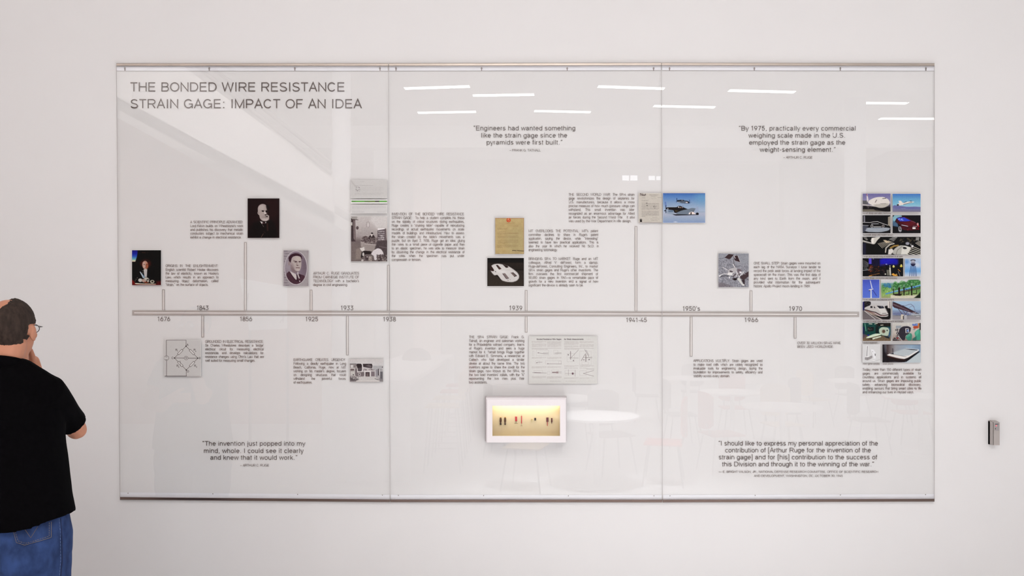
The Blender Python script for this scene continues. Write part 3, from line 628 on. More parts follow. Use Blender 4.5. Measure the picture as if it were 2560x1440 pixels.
p.E((146, 130, 132), 272, 545, 38, 75, 0, 1.2).P((176, 164, 160), [(345, 420), (400, 300), (540, 262), (680, 300), (712, 420), (712, 620), (680, 760), (600, 830), (480, 800), (350, 700), (325, 560)], 1)
p.P((128, 110, 112), [(325, 560), (400, 640), (480, 780), (560, 880), (440, 880), (330, 780)], 3).P((148, 132, 132), [(330, 480), (420, 560), (480, 720), (350, 700)], 4, .7)
p.E((194, 184, 176), 590, 370, 100, 70, 0, 5, .7).L((80, 56, 60), [(430, 450), (550, 470)], 18).L((80, 56, 60), [(620, 468), (700, 462)], 16).E((60, 40, 46), 505, 488, 40, 15).E((64, 42, 48), 650, 486, 34, 14)
p.L((120, 98, 98), [(560, 480), (545, 600)], 16, 1.5, .7).E((80, 54, 56), 572, 610, 34, 13).L((84, 50, 54), [(520, 695), (650, 700)], 20).E((190, 172, 168), 585, 735, 50, 14, 0, 1.2).L((110, 84, 84), [(520, 830), (610, 835)], 14, 2, .7).E((192, 180, 176), 600, 790, 50, 26, 0, 3, .8)
p.P((196, 188, 186), [(285, 810), (420, 880), (530, 930), (545, 1130), (500, 1120), (370, 950)], 1).P((190, 182, 180), [(560, 850), (610, 850), (610, 940), (660, 1080), (620, 1090), (570, 960)], 1)
p.P((44, 22, 32), [(530, 940), (556, 940), (600, 1180), (560, 1190), (545, 1060)], 1).E((220, 214, 212), 655, 1180, 15, 24).P((50, 28, 38), [(610, 920), (700, 960), (680, 1080), (640, 1020)], 1.2)
p.L((34, 16, 24), [(300, 860), (470, 1130), (560, 1180)], 14, a=.7); p.clip = None; p.N(3, 2)
p.build('small grey portrait photograph of a young man in an oval surround')
# three paper strips and the laboratory photograph
V = (870, 440, 14.4)
p = Pic((877, 450, 967.5, 495.3), V, (203, 201, 199))
p.L((178, 174, 172), [(100, 150), (280, 400)], 50, 3, .5).txt((150, 148, 150), 430, 180, 580, 215, 1, .5, 1).txt((140, 136, 138), 260, 320, 890, 370, 1, .5, 1).txt((150, 146, 148), 260, 390, 1300, 560, 4, .3, .9).spk((110, 100, 104), 260, 390, 430, 560, 16, 14, .7).txt((140, 136, 138), 240, 590, 1300, 690, 3, .45, .9).N(2, 2)  # diagonal band at upper left is the handrail's reflection, painted in
p.build('pale sheet of faint handwriting, topmost of the three paper strips', 'paper_sheet', 'paper')
p = Pic((877.5, 499, 967.8, 508.7), V, (222, 220, 220))
p.L((74, 158, 38), [(142, 912), (1385, 912)], 42, .5).L((36, 84, 6), [(150, 915), (260, 915)], 26, 1, .6).L((62, 56, 30), [(600, 915), (1000, 915)], 20, 1, .85).L((108, 110, 20), [(760, 918), (980, 918)], 22, 1.2, .6).L((34, 14, 16), [(990, 912), (1110, 912)], 34).N(1.5, 2)
p.build('narrow white strip carrying a bright green line', 'paper_strip', 'paper')
p = Pic((877.5, 512, 967.8, 533), V, (210, 208, 207))
p.txt((160, 156, 158), 150, 1075, 1360, 1180, 4, .6, .55).txt((178, 174, 176), 150, 1200, 760, 1260, 2, .4).txt((134, 128, 130), 150, 1280, 600, 1312, 1, .7, 1).txt((150, 146, 148), 1060, 1280, 1320, 1312, 1, .6, 1).N(1.5, 2)
p.build('pale typed paper strip just above the laboratory photograph', 'paper_strip', 'paper')
V = (870, 535, 11.52)
p = Pic((877.5, 541, 968, 653.6), V, (178, 170, 168))
p.G([(60, (196, 190, 188)), (420, (184, 176, 174)), (640, (160, 150, 148)), (780, (110, 98, 98)), (1390, (104, 94, 92))])
p.P((212, 208, 206), [(700, 60), (1130, 60), (1130, 420), (820, 400), (640, 200)], 8, .8).R((168, 160, 158), 380, 380, 700, 740, 5, .5)  # paler patch at top right is the column's reflection, painted in
p.P((64, 52, 54), [(85, 120), (210, 170), (220, 790), (85, 790)], 1).P((120, 106, 106), [(150, 180), (205, 180), (212, 780), (160, 700)], 1.2).P((160, 154, 150), [(85, 70), (265, 70), (265, 165), (120, 150)], 1).L((80, 68, 68), [(150, 155), (290, 172)], 16).R((190, 186, 180), 85, 240, 128, 330).E((84, 70, 72), 270, 400, 38, 50, 0, 1)
p.L((150, 140, 140), [(535, 380), (540, 250), (575, 220), (615, 250), (615, 370), (580, 395), (545, 370)], 14, 1, .8).E((208, 202, 200), 578, 310, 24, 60, 0, 1.5, .8)
p.R((232, 228, 228), 855, 410, 1060, 470).P((92, 80, 84), [(850, 470), (1095, 430), (1100, 780), (850, 760)], 1).R((104, 92, 94), 1060, 420, 1098, 780)
for i, y in enumerate((485, 545, 610, 665, 720)): p.R((206, 200, 200), 875, y, 1045, y + 34, 1, .9).spk((70, 58, 62), 880, y, 1040, y + 34, 7, 14, .8)
p.P((54, 42, 44), [(590, 660), (650, 600), (740, 600), (790, 700), (770, 760), (590, 740)], 1).P((206, 198, 194), [(655, 570), (715, 565), (705, 620), (680, 660), (660, 620)], .8).E((30, 22, 24), 692, 555, 32, 20)
p.E((92, 78, 78), 500, 690, 85, 60, 0, 1.5).L((180, 172, 168), [(450, 640), (500, 610), (560, 640)], 16).spk((70, 56, 58), 380, 680, 860, 850, 80, 20, .8).spk((176, 166, 160), 380, 680, 860, 850, 50, 14, .8)
p.P((160, 150, 146), [(360, 790), (470, 800), (480, 950), (370, 950)], 1).P((152, 142, 138), [(440, 850), (840, 880), (760, 1080), (470, 1050), (430, 950)], 1.2).P((180, 170, 166), [(470, 845), (830, 878), (820, 900), (470, 870)], 1)
p.P((74, 64, 66), [(840, 780), (1130, 760), (1130, 1380), (900, 1100), (760, 1040)], 3).L((110, 98, 100), [(900, 930), (1130, 980)], 16, 1.5)
p.P((120, 108, 104), [(90, 820), (350, 860), (380, 1200), (250, 1380), (90, 1380)], 8, .6).P((134, 122, 116), [(230, 1010), (330, 980), (400, 1080), (370, 1300), (220, 1300)], 4)
p.P((214, 208, 204), [(340, 980), (470, 950), (480, 1050), (420, 1080), (370, 1050)], 1.2).P((34, 26, 26), [(400, 1060), (680, 1070), (660, 1160), (480, 1160), (440, 1230), (360, 1280)], 1.2).E((200, 194, 190), 440, 1160, 28, 55, 0, 1)
p.P((212, 206, 208), [(660, 1160), (720, 1060), (850, 980), (950, 1010), (1020, 1110), (1020, 1210), (860, 1160), (820, 1330), (760, 1330), (740, 1200)], 1.2)
p.R((66, 54, 56), 500, 1210, 590, 1320, 1).E((224, 218, 214), 550, 1235, 16, 16).R((158, 148, 142), 590, 1220, 690, 1360, 1.2).spk((64, 52, 54), 830, 1180, 1100, 1370, 40, 26, .8).spk((150, 140, 136), 830, 1180, 1110, 1370, 30, 20, .8).E((214, 208, 204), 420, 1335, 38, 26, 0, 1).spk((90, 76, 76), 380, 1250, 760, 1360, 26, 16, .7)
p.N(5, 2); p.build('grey photograph of men at work in a cluttered laboratory')
# ruined building
V = (870, 890, 20.57)
p = Pic((874.5, 898, 957.5, 954.6), V, (198, 193, 192))
p.G([(150, (200, 194, 193)), (480, (204, 202, 202)), (1300, (170, 164, 164))])
p.P((160, 152, 150), [(90, 400), (480, 430), (500, 1050), (90, 1060)], 1.5).L((52, 42, 42), [(90, 415), (430, 405)], 26).R((214, 210, 208), 150, 460, 250, 600).spk((90, 80, 82), 280, 440, 460, 560, 14, 20, .8).R((100, 84, 84), 140, 670, 310, 740).L((214, 210, 208), [(100, 640), (340, 640), (350, 1000)], 22).R((198, 194, 190), 130, 790, 340, 1010, 1).E((36, 28, 30), 275, 965, 34, 24)
p.P((118, 108, 110), [(360, 640), (480, 660), (480, 820), (850, 800), (860, 1060), (360, 1050)], 1.2)
p.P((52, 42, 44), [(420, 460), (470, 390), (720, 400), (720, 780), (500, 780), (490, 600)], 1).P((84, 76, 80), [(500, 620), (700, 590), (700, 760), (520, 760)], 2).P((58, 48, 50), [(760, 400), (1230, 400), (1260, 500), (1230, 640), (780, 560)], 1).P((104, 94, 98), [(900, 510), (1060, 440), (1210, 500), (1180, 610)], 1.5)
p.L((222, 216, 214), [(740, 430), (740, 800), (490, 830), (480, 650)], 36).L((224, 218, 216), [(450, 370), (1240, 385), (1270, 480)], 22, 1, .7)
p.P((190, 182, 182), [(780, 590), (1280, 660), (1300, 780), (780, 770)], 2).spk((60, 50, 52), 780, 670, 1280, 730, 12, 24, .8)
p.P((176, 174, 176), [(1280, 500), (1760, 500), (1760, 780), (1290, 700)], 1).L((70, 64, 66), [(1300, 710), (1780, 710)], 18, 1, .7).R((150, 146, 150), 1380, 720, 1560, 1060, 2).R((70, 62, 66), 1540, 660, 1600, 1000).L((230, 226, 226), [(1600, 690), (1620, 980)], 24).R((96, 94, 98), 1650, 800, 1790, 1280, 3).P((60, 50, 54), [(1740, 600), (1790, 500), (1790, 610)], 1)
p.L((226, 220, 218), [(860, 1060), (860, 790), (1150, 780), (1150, 1060)], 40).R((60, 48, 50), 900, 830, 1110, 1080).R((120, 106, 106), 940, 880, 1060, 1060, 2, .8).R((124, 112, 116), 1190, 800, 1370, 1050, 1.5).L((220, 216, 214), [(1400, 700), (1400, 1060)], 24)
p.L((228, 222, 220), [(540, 900), (640, 900), (640, 1000), (540, 1000), (540, 900)], 20).E((60, 50, 54), 585, 945, 20, 24)
p.P((196, 192, 190), [(480, 1060), (1400, 1050), (1600, 1290), (420, 1290)], 2).spk((100, 92, 92), 100, 1060, 560, 1260, 40, 30, .7).P((84, 76, 78), [(100, 1100), (480, 1160), (560, 1200), (380, 1300), (100, 1300)], 4, .8).spk((216, 210, 208), 260, 1060, 1000, 1200, 26, 26, .7).L((236, 230, 224), [(420, 1285), (1620, 1285)], 22).L((50, 44, 46), [(1380, 1160), (1560, 1230)], 20).P((130, 126, 128), [(1600, 1150), (1790, 1180), (1790, 1310), (1640, 1300)], 3)
p.N(4, 2); p.build('small grey photograph of an earthquake-damaged building')
# bridge circuit diagram
V = (405, 843, 13.846)
p = Pic((411, 850, 501.7, 941), V, (200, 197, 195), 2.2)
C1 = (84, 72, 70)
p.L(C1, [(150, 640), (150, 104), (832, 104), (832, 310)], 14).L(C1, [(155, 800), (155, 1340)], 14).L((40, 26, 26), [(100, 1352), (850, 1352)], 26).L((110, 100, 98), [(850, 1356), (1350, 1356)], 12).L(C1, [(842, 1340), (842, 1135)], 14)
p.L(C1, A(155, 720, 80, 80, 0, 360), 10).L(C1, [(130, 683), (175, 683)], 12).L(C1, [(130, 768), (172, 768)], 10)
def resistor(q, a, b):
    (ax, ay), (bx, by) = a, b; l = math.hypot(bx - ax, by - ay); ux, uy = (bx - ax) / l, (by - ay) / l; mx, my = (ax + bx) / 2, (ay + by) / 2; h, w = 105, 33
    q.L(C1, [a, (mx - ux * h, my - uy * h)], 13); q.L(C1, [b, (mx + ux * h, my + uy * h)], 13)
    c = [(mx - ux * h - uy * w, my - uy * h + ux * w), (mx + ux * h - uy * w, my + uy * h + ux * w), (mx + ux * h + uy * w, my + uy * h - ux * w), (mx - ux * h + uy * w, my - uy * h - ux * w)]
    q.P((212, 209, 207), c, .6); q.L(C1, c + [c[0]], 12)
AA, BB, CC, DD = (832, 310), (1242, 725), (430, 720), (840, 1135)
resistor(p, CC, AA); resistor(p, AA, BB); resistor(p, CC, DD); resistor(p, DD, BB)
p.L(C1, [CC, (770, 722)], 15).L(C1, [(900, 725), BB], 15).L(C1, A(835, 722, 65, 65, 0, 360), 10).L((70, 58, 56), [(815, 695), (835, 745), (855, 695)], 12).L(C1, [(630, 820), (640, 1000)], 10)
for q in (AA, BB, CC, DD): p.E((30, 18, 18), *q, 20, 20)
def letter(q, ch, x, base, h, w=11):
    for st in FONT[ch][1]: q.L((74, 62, 60), [(x + a * h, base - b * h) for a, b in st], w, .5)
for ch, x, y, h in (('A', 855, 290, 62), ('B', 1282, 758, 70), ('C', 330, 755, 72), ('D', 868, 1215, 68), ('R', 465, 470, 66), ('R', 1095, 468, 66), ('R', 505, 1018, 66), ('R', 1112, 1018, 66)): letter(p, ch, x, y, h)
for ch, x, y in (('1', 525, 500), ('x', 1155, 505), ('2', 565, 1055), ('3', 1180, 1055)): letter(p, ch, x, y, 40, 8)
p.N(1.2, 3); p.build('pale bridge circuit diagram with lettered corners', 'diagram_sheet', 'diagram')
# tan letter
V = (1230, 540, 14.4)
p = Pic((1238, 545, 1310, 635), V, (182, 160, 112))
p.N(5, 12).E((168, 156, 114), 900, 900, 400, 500, 0, 20, .5).L((140, 70, 40), [(118, 78), (1150, 78)], 16, 1, .7).L((130, 84, 60), [(1140, 80), (1140, 1370)], 14, 1, .7).L((120, 92, 66), [(120, 1365), (1150, 1365)], 10, 1, .7).L((120, 80, 60), [(120, 78), (120, 1365)], 10, 1, .6)
p.E((196, 76, 44), 598, 150, 78, 74, 0, 1).E((206, 140, 100), 598, 150, 46, 42, 0, 1).L((188, 56, 34), [(560, 175), (640, 130)], 24).E((214, 170, 110), 598, 105, 30, 12)
B = (118, 92, 66)
p.txt((160, 96, 62), 490, 255, 710, 282, 1, .8, 1).txt((130, 84, 60), 730, 345, 955, 375, 1, .9, 1).txt(B, 195, 450, 550, 480, 1, .9, 1).txt(B, 195, 490, 270, 520, 1, .7, 1).txt(B, 195, 552, 490, 580, 1, .9, 1).txt(B, 195, 600, 950, 672, 3, .75, .4).txt((140, 96, 60), 600, 600, 950, 645, 2, .6, 1).txt(B, 195, 700, 940, 815, 4, .65, .15).txt(B, 195, 855, 945, 1000, 5, .6, .35).txt(B, 195, 1040, 945, 1155, 4, .6, .25).txt(B, 735, 1180, 960, 1205, 1, .6, 1).txt(B, 740, 1285, 1020, 1350, 3, .6, .8).txt(B, 195, 1335, 270, 1360, 1, .6, 1)
p.L((34, 20, 18), [(735, 1248), (780, 1240), (870, 1252)], 20, 1, .9).L((34, 20, 18), [(905, 1245), (1060, 1255), (1150, 1258)], 18, 1, .9).N(3, 2)
p.build('tan typed letter with a round red emblem at its head', 'letter', 'letter')
# lit oval with dark rectangles
V = (1214, 640, 18)
p = Pic((1218.3, 645, 1309.8, 715.2), V, (28, 22, 20))
p.G([(90, (8, 6, 8)), (280, (14, 12, 12)), (320, (34, 26, 23)), (610, (32, 25, 22)), (640, (42, 35, 31)), (1350, (50, 42, 36))])
p.L((6, 4, 4), [(90, 620), (1710, 625)], 22, 1)
p.P((204, 200, 198), [(240, 450), (360, 370), (560, 345), (760, 375), (1040, 460), (1270, 610), (1430, 740), (1510, 880), (1500, 1010), (1400, 1120), (1200, 1180), (950, 1165), (720, 1100), (540, 850), (400, 880), (300, 780), (210, 640), (400, 690), (330, 560)], 2.2)
p.E((222, 220, 218), 700, 680, 260, 100, 10, 8, .6).P((44, 26, 24), [(240, 450), (270, 455), (400, 660), (300, 690), (200, 640), (190, 480)], .8).P((66, 44, 40), [(465, 415), (540, 395), (720, 580), (610, 610)], .8).P((30, 18, 16), [(465, 415), (500, 405), (620, 600), (605, 608)], 1)
p.P((40, 26, 24), [(760, 380), (980, 440), (1030, 515), (920, 535)], .8).P((24, 14, 14), [(415, 680), (465, 680), (460, 740)], .6).P((120, 106, 106), [(760, 790), (870, 770), (1055, 1000), (930, 1030)], 1).L((34, 22, 22), [(760, 790), (930, 1028), (1050, 1000)], 16).P((106, 90, 86), [(1120, 750), (1230, 740), (1400, 890), (1290, 930)], 1).L((24, 14, 14), [(1230, 742), (1400, 890), (1290, 932)], 20)
p.P((24, 16, 14), [(400, 880), (530, 850), (720, 1105), (690, 1110), (560, 950)], 1).L((160, 154, 150), [(620, 625), (1200, 625)], 10, 1, .6).E((120, 110, 106), 1010, 1085, 30, 16, 40).E((150, 140, 136), 1100, 1060, 20, 16)
p.L((4, 3, 3), [(85, 95), (1720, 95), (1720, 1350), (85, 1350), (85, 95)], 24, .6).N(3, 2)
p.build('dark photograph of a spotlit oval of pale metal with rectangles')
# grey typed letter at the panel joint
V = (1590, 478, 16.94)
p = Pic((1596.5, 483, 1655, 557), V, (198, 192, 182))
B = (104, 94, 90)
p.spk((90, 78, 76), 160, 100, 430, 190, 26, 22, .8).txt(B, 240, 215, 400, 310, 4, .6, 1).txt((60, 50, 48), 560, 145, 930, 175, 1, .9, 1).txt(B, 620, 180, 880, 250, 3, .6, .7).txt(B, 910, 260, 1070, 290, 1, .9, 1).txt(B, 650, 300, 860, 325, 1, .8, 1).txt(B, 240, 365, 540, 420, 2, .8, .9).txt(B, 240, 455, 480, 480, 1, .8, 1)
p.txt(B, 240, 500, 970, 790, 8, .85, .95).txt(B, 240, 820, 970, 1085, 7, .9, .2).spk((60, 50, 50), 440, 460, 500, 640, 6, 16, .8).spk((60, 50, 50), 740, 620, 860, 780, 6, 16, .8).txt(B, 690, 1100, 890, 1130, 1, .9, 1).txt(B, 610, 1160, 980, 1190, 1, .8, 1).txt(B, 650, 1225, 920, 1255, 1, .9, 1)
p.R((24, 18, 18), 165, 1175, 255, 1300).E((190, 184, 176), 215, 1210, 18, 22).L((134, 126, 120), [(1085, 80), (1100, 1330)], 18, 1, .8).L((120, 110, 106), [(115, 1328), (1100, 1328)], 16, 1, .9).N(3, 2)
p.build('grey typed letter with a tiny black figure at its foot', 'letter', 'letter')
# two propeller fighters
V = (1652, 478, 16.94)
p = Pic((1657.5, 483, 1763, 557), V, (120, 150, 190))
p.G([(90, (64, 104, 170)), (250, (88, 130, 188)), (500, (130, 156, 190)), (800, (160, 178, 200)), (960, (170, 176, 194)), (1150, (150, 166, 190)), (1330, (132, 152, 188))]).E((106, 160, 196), 1750, 300, 300, 250, 0, 20, .6).L((40, 60, 150), [(95, 100), (1880, 100)], 14, 1, .7)
p.P((28, 34, 44), [(670, 380), (860, 365), (900, 355), (960, 375), (1010, 400), (1140, 410), (1230, 470), (1230, 520), (950, 515), (720, 480)], .8).P((96, 108, 124), [(700, 440), (1000, 420), (1150, 470), (1130, 510), (820, 495)], 1.5).P((240, 226, 222), [(1050, 455), (1130, 450), (1145, 495), (1060, 490)], .8).L((26, 40, 80), [(680, 300), (680, 460)], 24, 1).L((60, 80, 110), [(620, 440), (1310, 475)], 6, 1, .6).L((60, 84, 130), [(1215, 380), (1220, 500)], 34, 1).E((200, 200, 206), 900, 382, 26, 12).L((216, 224, 232), [(700, 460), (810, 470)], 14, 1)
p.P((22, 18, 20), [(215, 690), (330, 680), (680, 680), (730, 630), (830, 620), (950, 680), (1100, 745), (1200, 770), (900, 830), (640, 930), (560, 900), (540, 810), (300, 780), (230, 760)], .8)
p.P((110, 122, 136), [(640, 920), (900, 810), (1180, 750), (1320, 705), (1600, 745), (1560, 790), (1390, 850), (1180, 900), (1180, 980), (800, 990), (660, 970)], 1).P((146, 160, 178), [(240, 800), (520, 800), (560, 880), (600, 950), (520, 990), (280, 960), (230, 900)], 1.2).P((96, 116, 140), [(310, 810), (520, 800), (530, 880), (330, 890)], 1.5)
p.P((16, 14, 18), [(500, 975), (1600, 990), (1600, 1005), (640, 1030), (560, 1010)], .8).P((150, 164, 190), [(1490, 700), (1540, 640), (1590, 680), (1610, 880), (1500, 900), (1420, 840)], 1.5).P((236, 220, 212), [(1190, 930), (1270, 870), (1380, 880), (1480, 970), (1180, 975)], .8).P((30, 20, 22), [(1270, 880), (1310, 900), (1300, 980), (1250, 980)], 1).P((22, 16, 18), [(1340, 860), (1380, 835), (1410, 870)], 1).E((18, 14, 18), 1545, 955, 62, 50, 0, 1)
p.L((70, 96, 170), [(195, 480), (215, 620)], 50, 3, .7).L((26, 36, 60), [(215, 610), (215, 920)], 26, 1).E((24, 22, 28), 185, 825, 44, 22).E((230, 228, 230), 300, 745, 18, 22).E((230, 226, 226), 755, 675, 24, 26).E((210, 190, 170), 820, 690, 16, 24).E((170, 110, 90), 872, 690, 14, 18).E((200, 190, 190), 915, 690, 14, 18).L((100, 106, 120), [(935, 590), (950, 660)], 10).L((110, 140, 150), [(1600, 875), (1850, 875)], 10, 1, .8).L((200, 206, 216), [(240, 665), (680, 665)], 12, 1, .7).P((140, 110, 40), [(590, 810), (740, 830), (640, 860)], 2, .6).E((206, 212, 222), 620, 1300, 60, 18, 0, 2)
p.N(2, 2); p.build('colour photograph of two propeller fighter planes in a blue sky')
# lunar lander
V = (1790, 628, 15.16)
p = Pic((1796, 633.5, 1871.8, 718), V, (138, 138, 146))
p.N(14, 3).N(12, 2).G([(0, (150, 153, 160))], mask=p.mask([(90, 80), (1250, 80), (1250, 500), (700, 500), (600, 300), (90, 290)], 6) * .6).L((90, 90, 98), [(100, 285), (330, 250)], 14, 1).L((104, 108, 114), [(830, 170), (1240, 110)], 8, 1, .7).spk((206, 202, 204), 100, 450, 520, 880, 34, 16, .5).spk((90, 86, 94), 100, 450, 560, 900, 34, 16, .6).P((96, 84, 88), [(90, 1180), (400, 1240), (700, 1370), (90, 1370)], 6, .5)
p.P((58, 42, 44), [(325, 245), (480, 105), (680, 130), (540, 290), (480, 300)], .8).P((54, 36, 40), [(655, 190), (820, 160), (920, 420), (720, 365)], .8).L((206, 202, 206), [(820, 160), (925, 420)], 12).L((224, 220, 224), [(680, 180), (730, 270)], 22).L((214, 210, 212), [(690, 350), (900, 420)], 10, 1, .8).L((96, 92, 98), [(665, 290), (680, 480), (740, 600)], 26)
p.L((236, 232, 232), [(640, 480), (720, 620), (760, 760)], 22).L((230, 228, 228), [(260, 615), (440, 710)], 18).P((180, 176, 178), [(440, 720), (620, 630), (780, 620), (780, 760), (640, 860), (460, 850)], 2).P((60, 48, 54), [(520, 730), (650, 760), (600, 800), (520, 780)], 1).P((226, 224, 222), [(455, 810), (625, 820), (605, 920), (430, 900)], .8).L((226, 224, 222), [(130, 930), (300, 850), (460, 860)], 22, 1).E((240, 238, 238), 145, 940, 34, 20)
p.L((14, 8, 10), [(160, 975), (220, 940), (480, 940)], 18).spk((54, 40, 44), 600, 850, 900, 1090, 26, 26, .8).E((26, 16, 18), 720, 1060, 70, 44, 0, 1).spk((220, 216, 216), 560, 640, 860, 1000, 36, 14, .9).L((222, 218, 218), [(780, 760), (790, 960)], 20).L((222, 218, 218), [(790, 800), (900, 1000)], 18).E((226, 222, 222), 515, 1000, 22, 34)
p.P((110, 98, 104), [(810, 660), (940, 690), (980, 780), (860, 860), (800, 760)], 2).E((226, 222, 226), 930, 800, 44, 34, 20, 1.5).P((66, 52, 56), [(900, 960), (1240, 760), (1240, 950), (1050, 1100), (940, 1040)], 1.5).L((232, 230, 230), [(900, 940), (1040, 800)], 18).spk((226, 222, 222), 880, 760, 1120, 960, 12, 18, .8).P((52, 40, 44), [(970, 1090), (1090, 1080), (1090, 1290), (1050, 1250)], 1.5)
p.P((206, 206, 202), [(780, 1030), (900, 1000), (1010, 1230), (1080, 1280), (1020, 1310), (960, 1260)], .9).E((236, 234, 230), 1050, 1280, 34, 24).P((16, 10, 12), [(1040, 1330), (1110, 1290), (1090, 1270), (1120, 1300)], 1).L((70, 62, 68), [(1150, 1040), (1240, 1090)], 14)
p.build('grey photograph of a spidery lander on the lunar surface')
# catalogue spread
V = (1318, 836, 11.25)
p = Pic((1322.5, 841, 1492.5, 958.8), V, (209, 208, 204), 1.7)
p.P((216, 215, 212), [(120, 180), (1880, 180), (1880, 1260), (120, 1260)], 20, .8)
B = (148, 136, 134); D_ = (96, 80, 82)
def words(q, s_, x0, x1, base, h, col=(104, 96, 98), w=9):
    adv = sum(FONT[c][0] for c in s_) * h; k = (x1 - x0) / adv; x = x0
    for c in s_:
        for st in FONT[c][1]: q.L(col, [(x + a * h * k, base - b * h) for a, b in st], w, .5, .9)
        x += FONT[c][0] * h * k
words(p, 'Bonded Resistance Wire Gages', 265, 960, 152, 34); words(p, 'for Strain Measurements', 1040, 1585, 152, 34)
p.txt(B, 1670, 125, 1790, 150, 1, .5, 1)
for a in ((130, 185, 535, 238, 4), (130, 255, 535, 355, 7), (560, 190, 960, 355, 11), (1040, 190, 1445, 300, 8), (1040, 315, 1445, 368, 4), (1475, 190, 1870, 248, 4), (1475, 272, 1870, 365, 7), (130, 635, 535, 680, 3), (565, 635, 960, 690, 4), (130, 895, 535, 955, 4), (565, 900, 955, 940, 3), (130, 1172, 535, 1235, 4), (565, 1175, 965, 1245, 5), (1040, 870, 1445, 915, 3), (1475, 870, 1870, 915, 3), (1040, 1210, 1445, 1250, 3), (1475, 1215, 1870, 1240, 2)):
    p.txt(B, a[0], a[1], a[2], a[3], a[4], .75, .7)
for y in (388,): p.L(B, [(130, y), (955, y)], 6, .8, .8); p.L(B, [(1040, y + 4), (1870, y + 4)], 6, .8, .8)
p.txt(D_, 135, 405, 580, 425, 1, .7, 1).txt(D_, 1040, 408, 1455, 428, 1, .7, 1).txt(D_, 1045, 942, 1425, 960, 1, .8, 1).txt(D_, 1475, 942, 1660, 960, 1, .8, 1).txt(B, 640, 1305, 935, 1325, 1, .8, 1).txt(B, 1080, 1305, 1370, 1325, 1, .8, 1)
for x0, y0, x1, y1 in ((255, 440, 600, 600), (150, 470, 190, 590), (745, 440, 860, 560), (230, 740, 345, 830), (520, 740, 960, 830), (880, 750, 960, 830), (190, 1015, 435, 1090), (680, 1005, 875, 1100), (570, 1040, 640, 1130), (1120, 540, 1330, 765), (1475, 470, 1800, 860), (1540, 770, 1720, 850), (1060, 1010, 1350, 1140), (1480, 1020, 1660, 1160)):
    p.L((172, 164, 162), [(x0, y0), (x1, y0), (x1, y1), (x0, y1), (x0, y0)], 5, .7, .7)
for q, w in (([(300, 520), (330, 520), (440, 545), (590, 550)], 9), ([(440, 518), (600, 518)], 5), ([(770, 535), (810, 520), (960, 515)], 7), ([(800, 545), (960, 545)], 5), ([(260, 795), (300, 785), (420, 780)], 8), ([(570, 825), (600, 825), (960, 828)], 7), ([(150, 1075), (540, 1085)], 8), ([(210, 1072), (380, 1080)], 13), ([(880, 1050), (965, 1050)], 5), ([(880, 1080), (965, 1085)], 5), ([(1220, 480), (1222, 700)], 16), ([(1222, 665), (1440, 440)], 7), ([(1180, 660), (1440, 665)], 7), ([(1620, 430), (1730, 620)], 11), ([(1660, 440), (1740, 590)], 7), ([(1640, 540), (1520, 740)], 11), ([(1650, 570), (1650, 760)], 18), ([(1590, 650), (1830, 640)], 7), ([(1660, 660), (1820, 665)], 5), ([(1070, 1100), (1350, 1100)], 5), ([(1350, 1000), (1350, 1180)], 5), ([(1580, 1100), (1870, 1015)], 8), ([(1580, 1100), (1870, 1175)], 8), ([(1660, 970), (1880, 975)], 6), ([(1160, 990), (1160, 1150)], 5)): p.L(D_, q, w, .8, .75)
p.R((130, 112, 112), 700, 1055, 870, 1082, 1).R((150, 132, 132), 815, 1042, 875, 1095, 1, .8).E((110, 86, 94), 1280, 1102, 28, 30, 0, 1).P((84, 70, 74), [(1700, 720), (1760, 690), (1760, 715)], 1).P((84, 70, 74), [(1140, 560), (1170, 560), (1155, 600)], 1).P((84, 70, 74), [(1300, 710), (1315, 750), (1285, 750)], 1).E((110, 96, 96), 1590, 715, 24, 8).E((110, 96, 96), 312, 518, 18, 9).E((110, 96, 96), 270, 797, 16, 9).E((90, 76, 80), 580, 825, 14, 9)
p.N(1.8, 2); p.build('pale open catalogue spread of typed columns and gage drawings', 'catalogue_sheet', 'document')
# column of small photographs on the right panel
GC = 'small application photographs in the right-hand column'
V = (2140, 470, 8)
p = Pic((2156.5, 484, 2226.5, 529.5), V, (112, 110, 160))
p.G([(100, (104, 100, 152)), (300, (150, 146, 176)), (390, (20, 16, 20)), (480, (90, 84, 74))]).R((90, 88, 92), 130, 250, 240, 330, 1).P((190, 184, 184), [(130, 322), (340, 345), (400, 380), (130, 350)], .8).P((222, 216, 210), [(240, 260), (350, 200), (440, 180), (560, 178), (640, 220), (680, 280), (660, 340), (560, 395), (480, 400), (380, 370), (250, 310)], .8).P((214, 208, 208), [(212, 115), (230, 130), (250, 240), (222, 290), (215, 220)], .7).L((150, 40, 60), [(212, 115), (226, 160)], 9)
p.P((176, 170, 160), [(340, 330), (660, 300), (640, 360), (560, 398), (470, 400), (370, 370)], 3, .8).P((20, 16, 24), [(522, 208), (600, 196), (606, 210), (530, 215)], .6).L((80, 74, 80), [(490, 312), (600, 312)], 5).L((110, 96, 96), [(385, 285), (412, 240)], 14, 1).P((14, 10, 14), [(130, 350), (360, 370), (480, 405), (690, 370), (690, 470), (560, 470), (400, 430), (130, 410)], 1.5, .95).spk((90, 80, 84), 140, 350, 300, 400, 10, 12, .8).P((110, 104, 92), [(130, 430), (350, 425), (420, 470), (130, 470)], 2).N(3, 2)
p.build('photo of a white airliner nose on an apron, top left of the column', group=GC)
p = Pic((2231.5, 484.5, 2301.5, 530), V, (100, 150, 200))
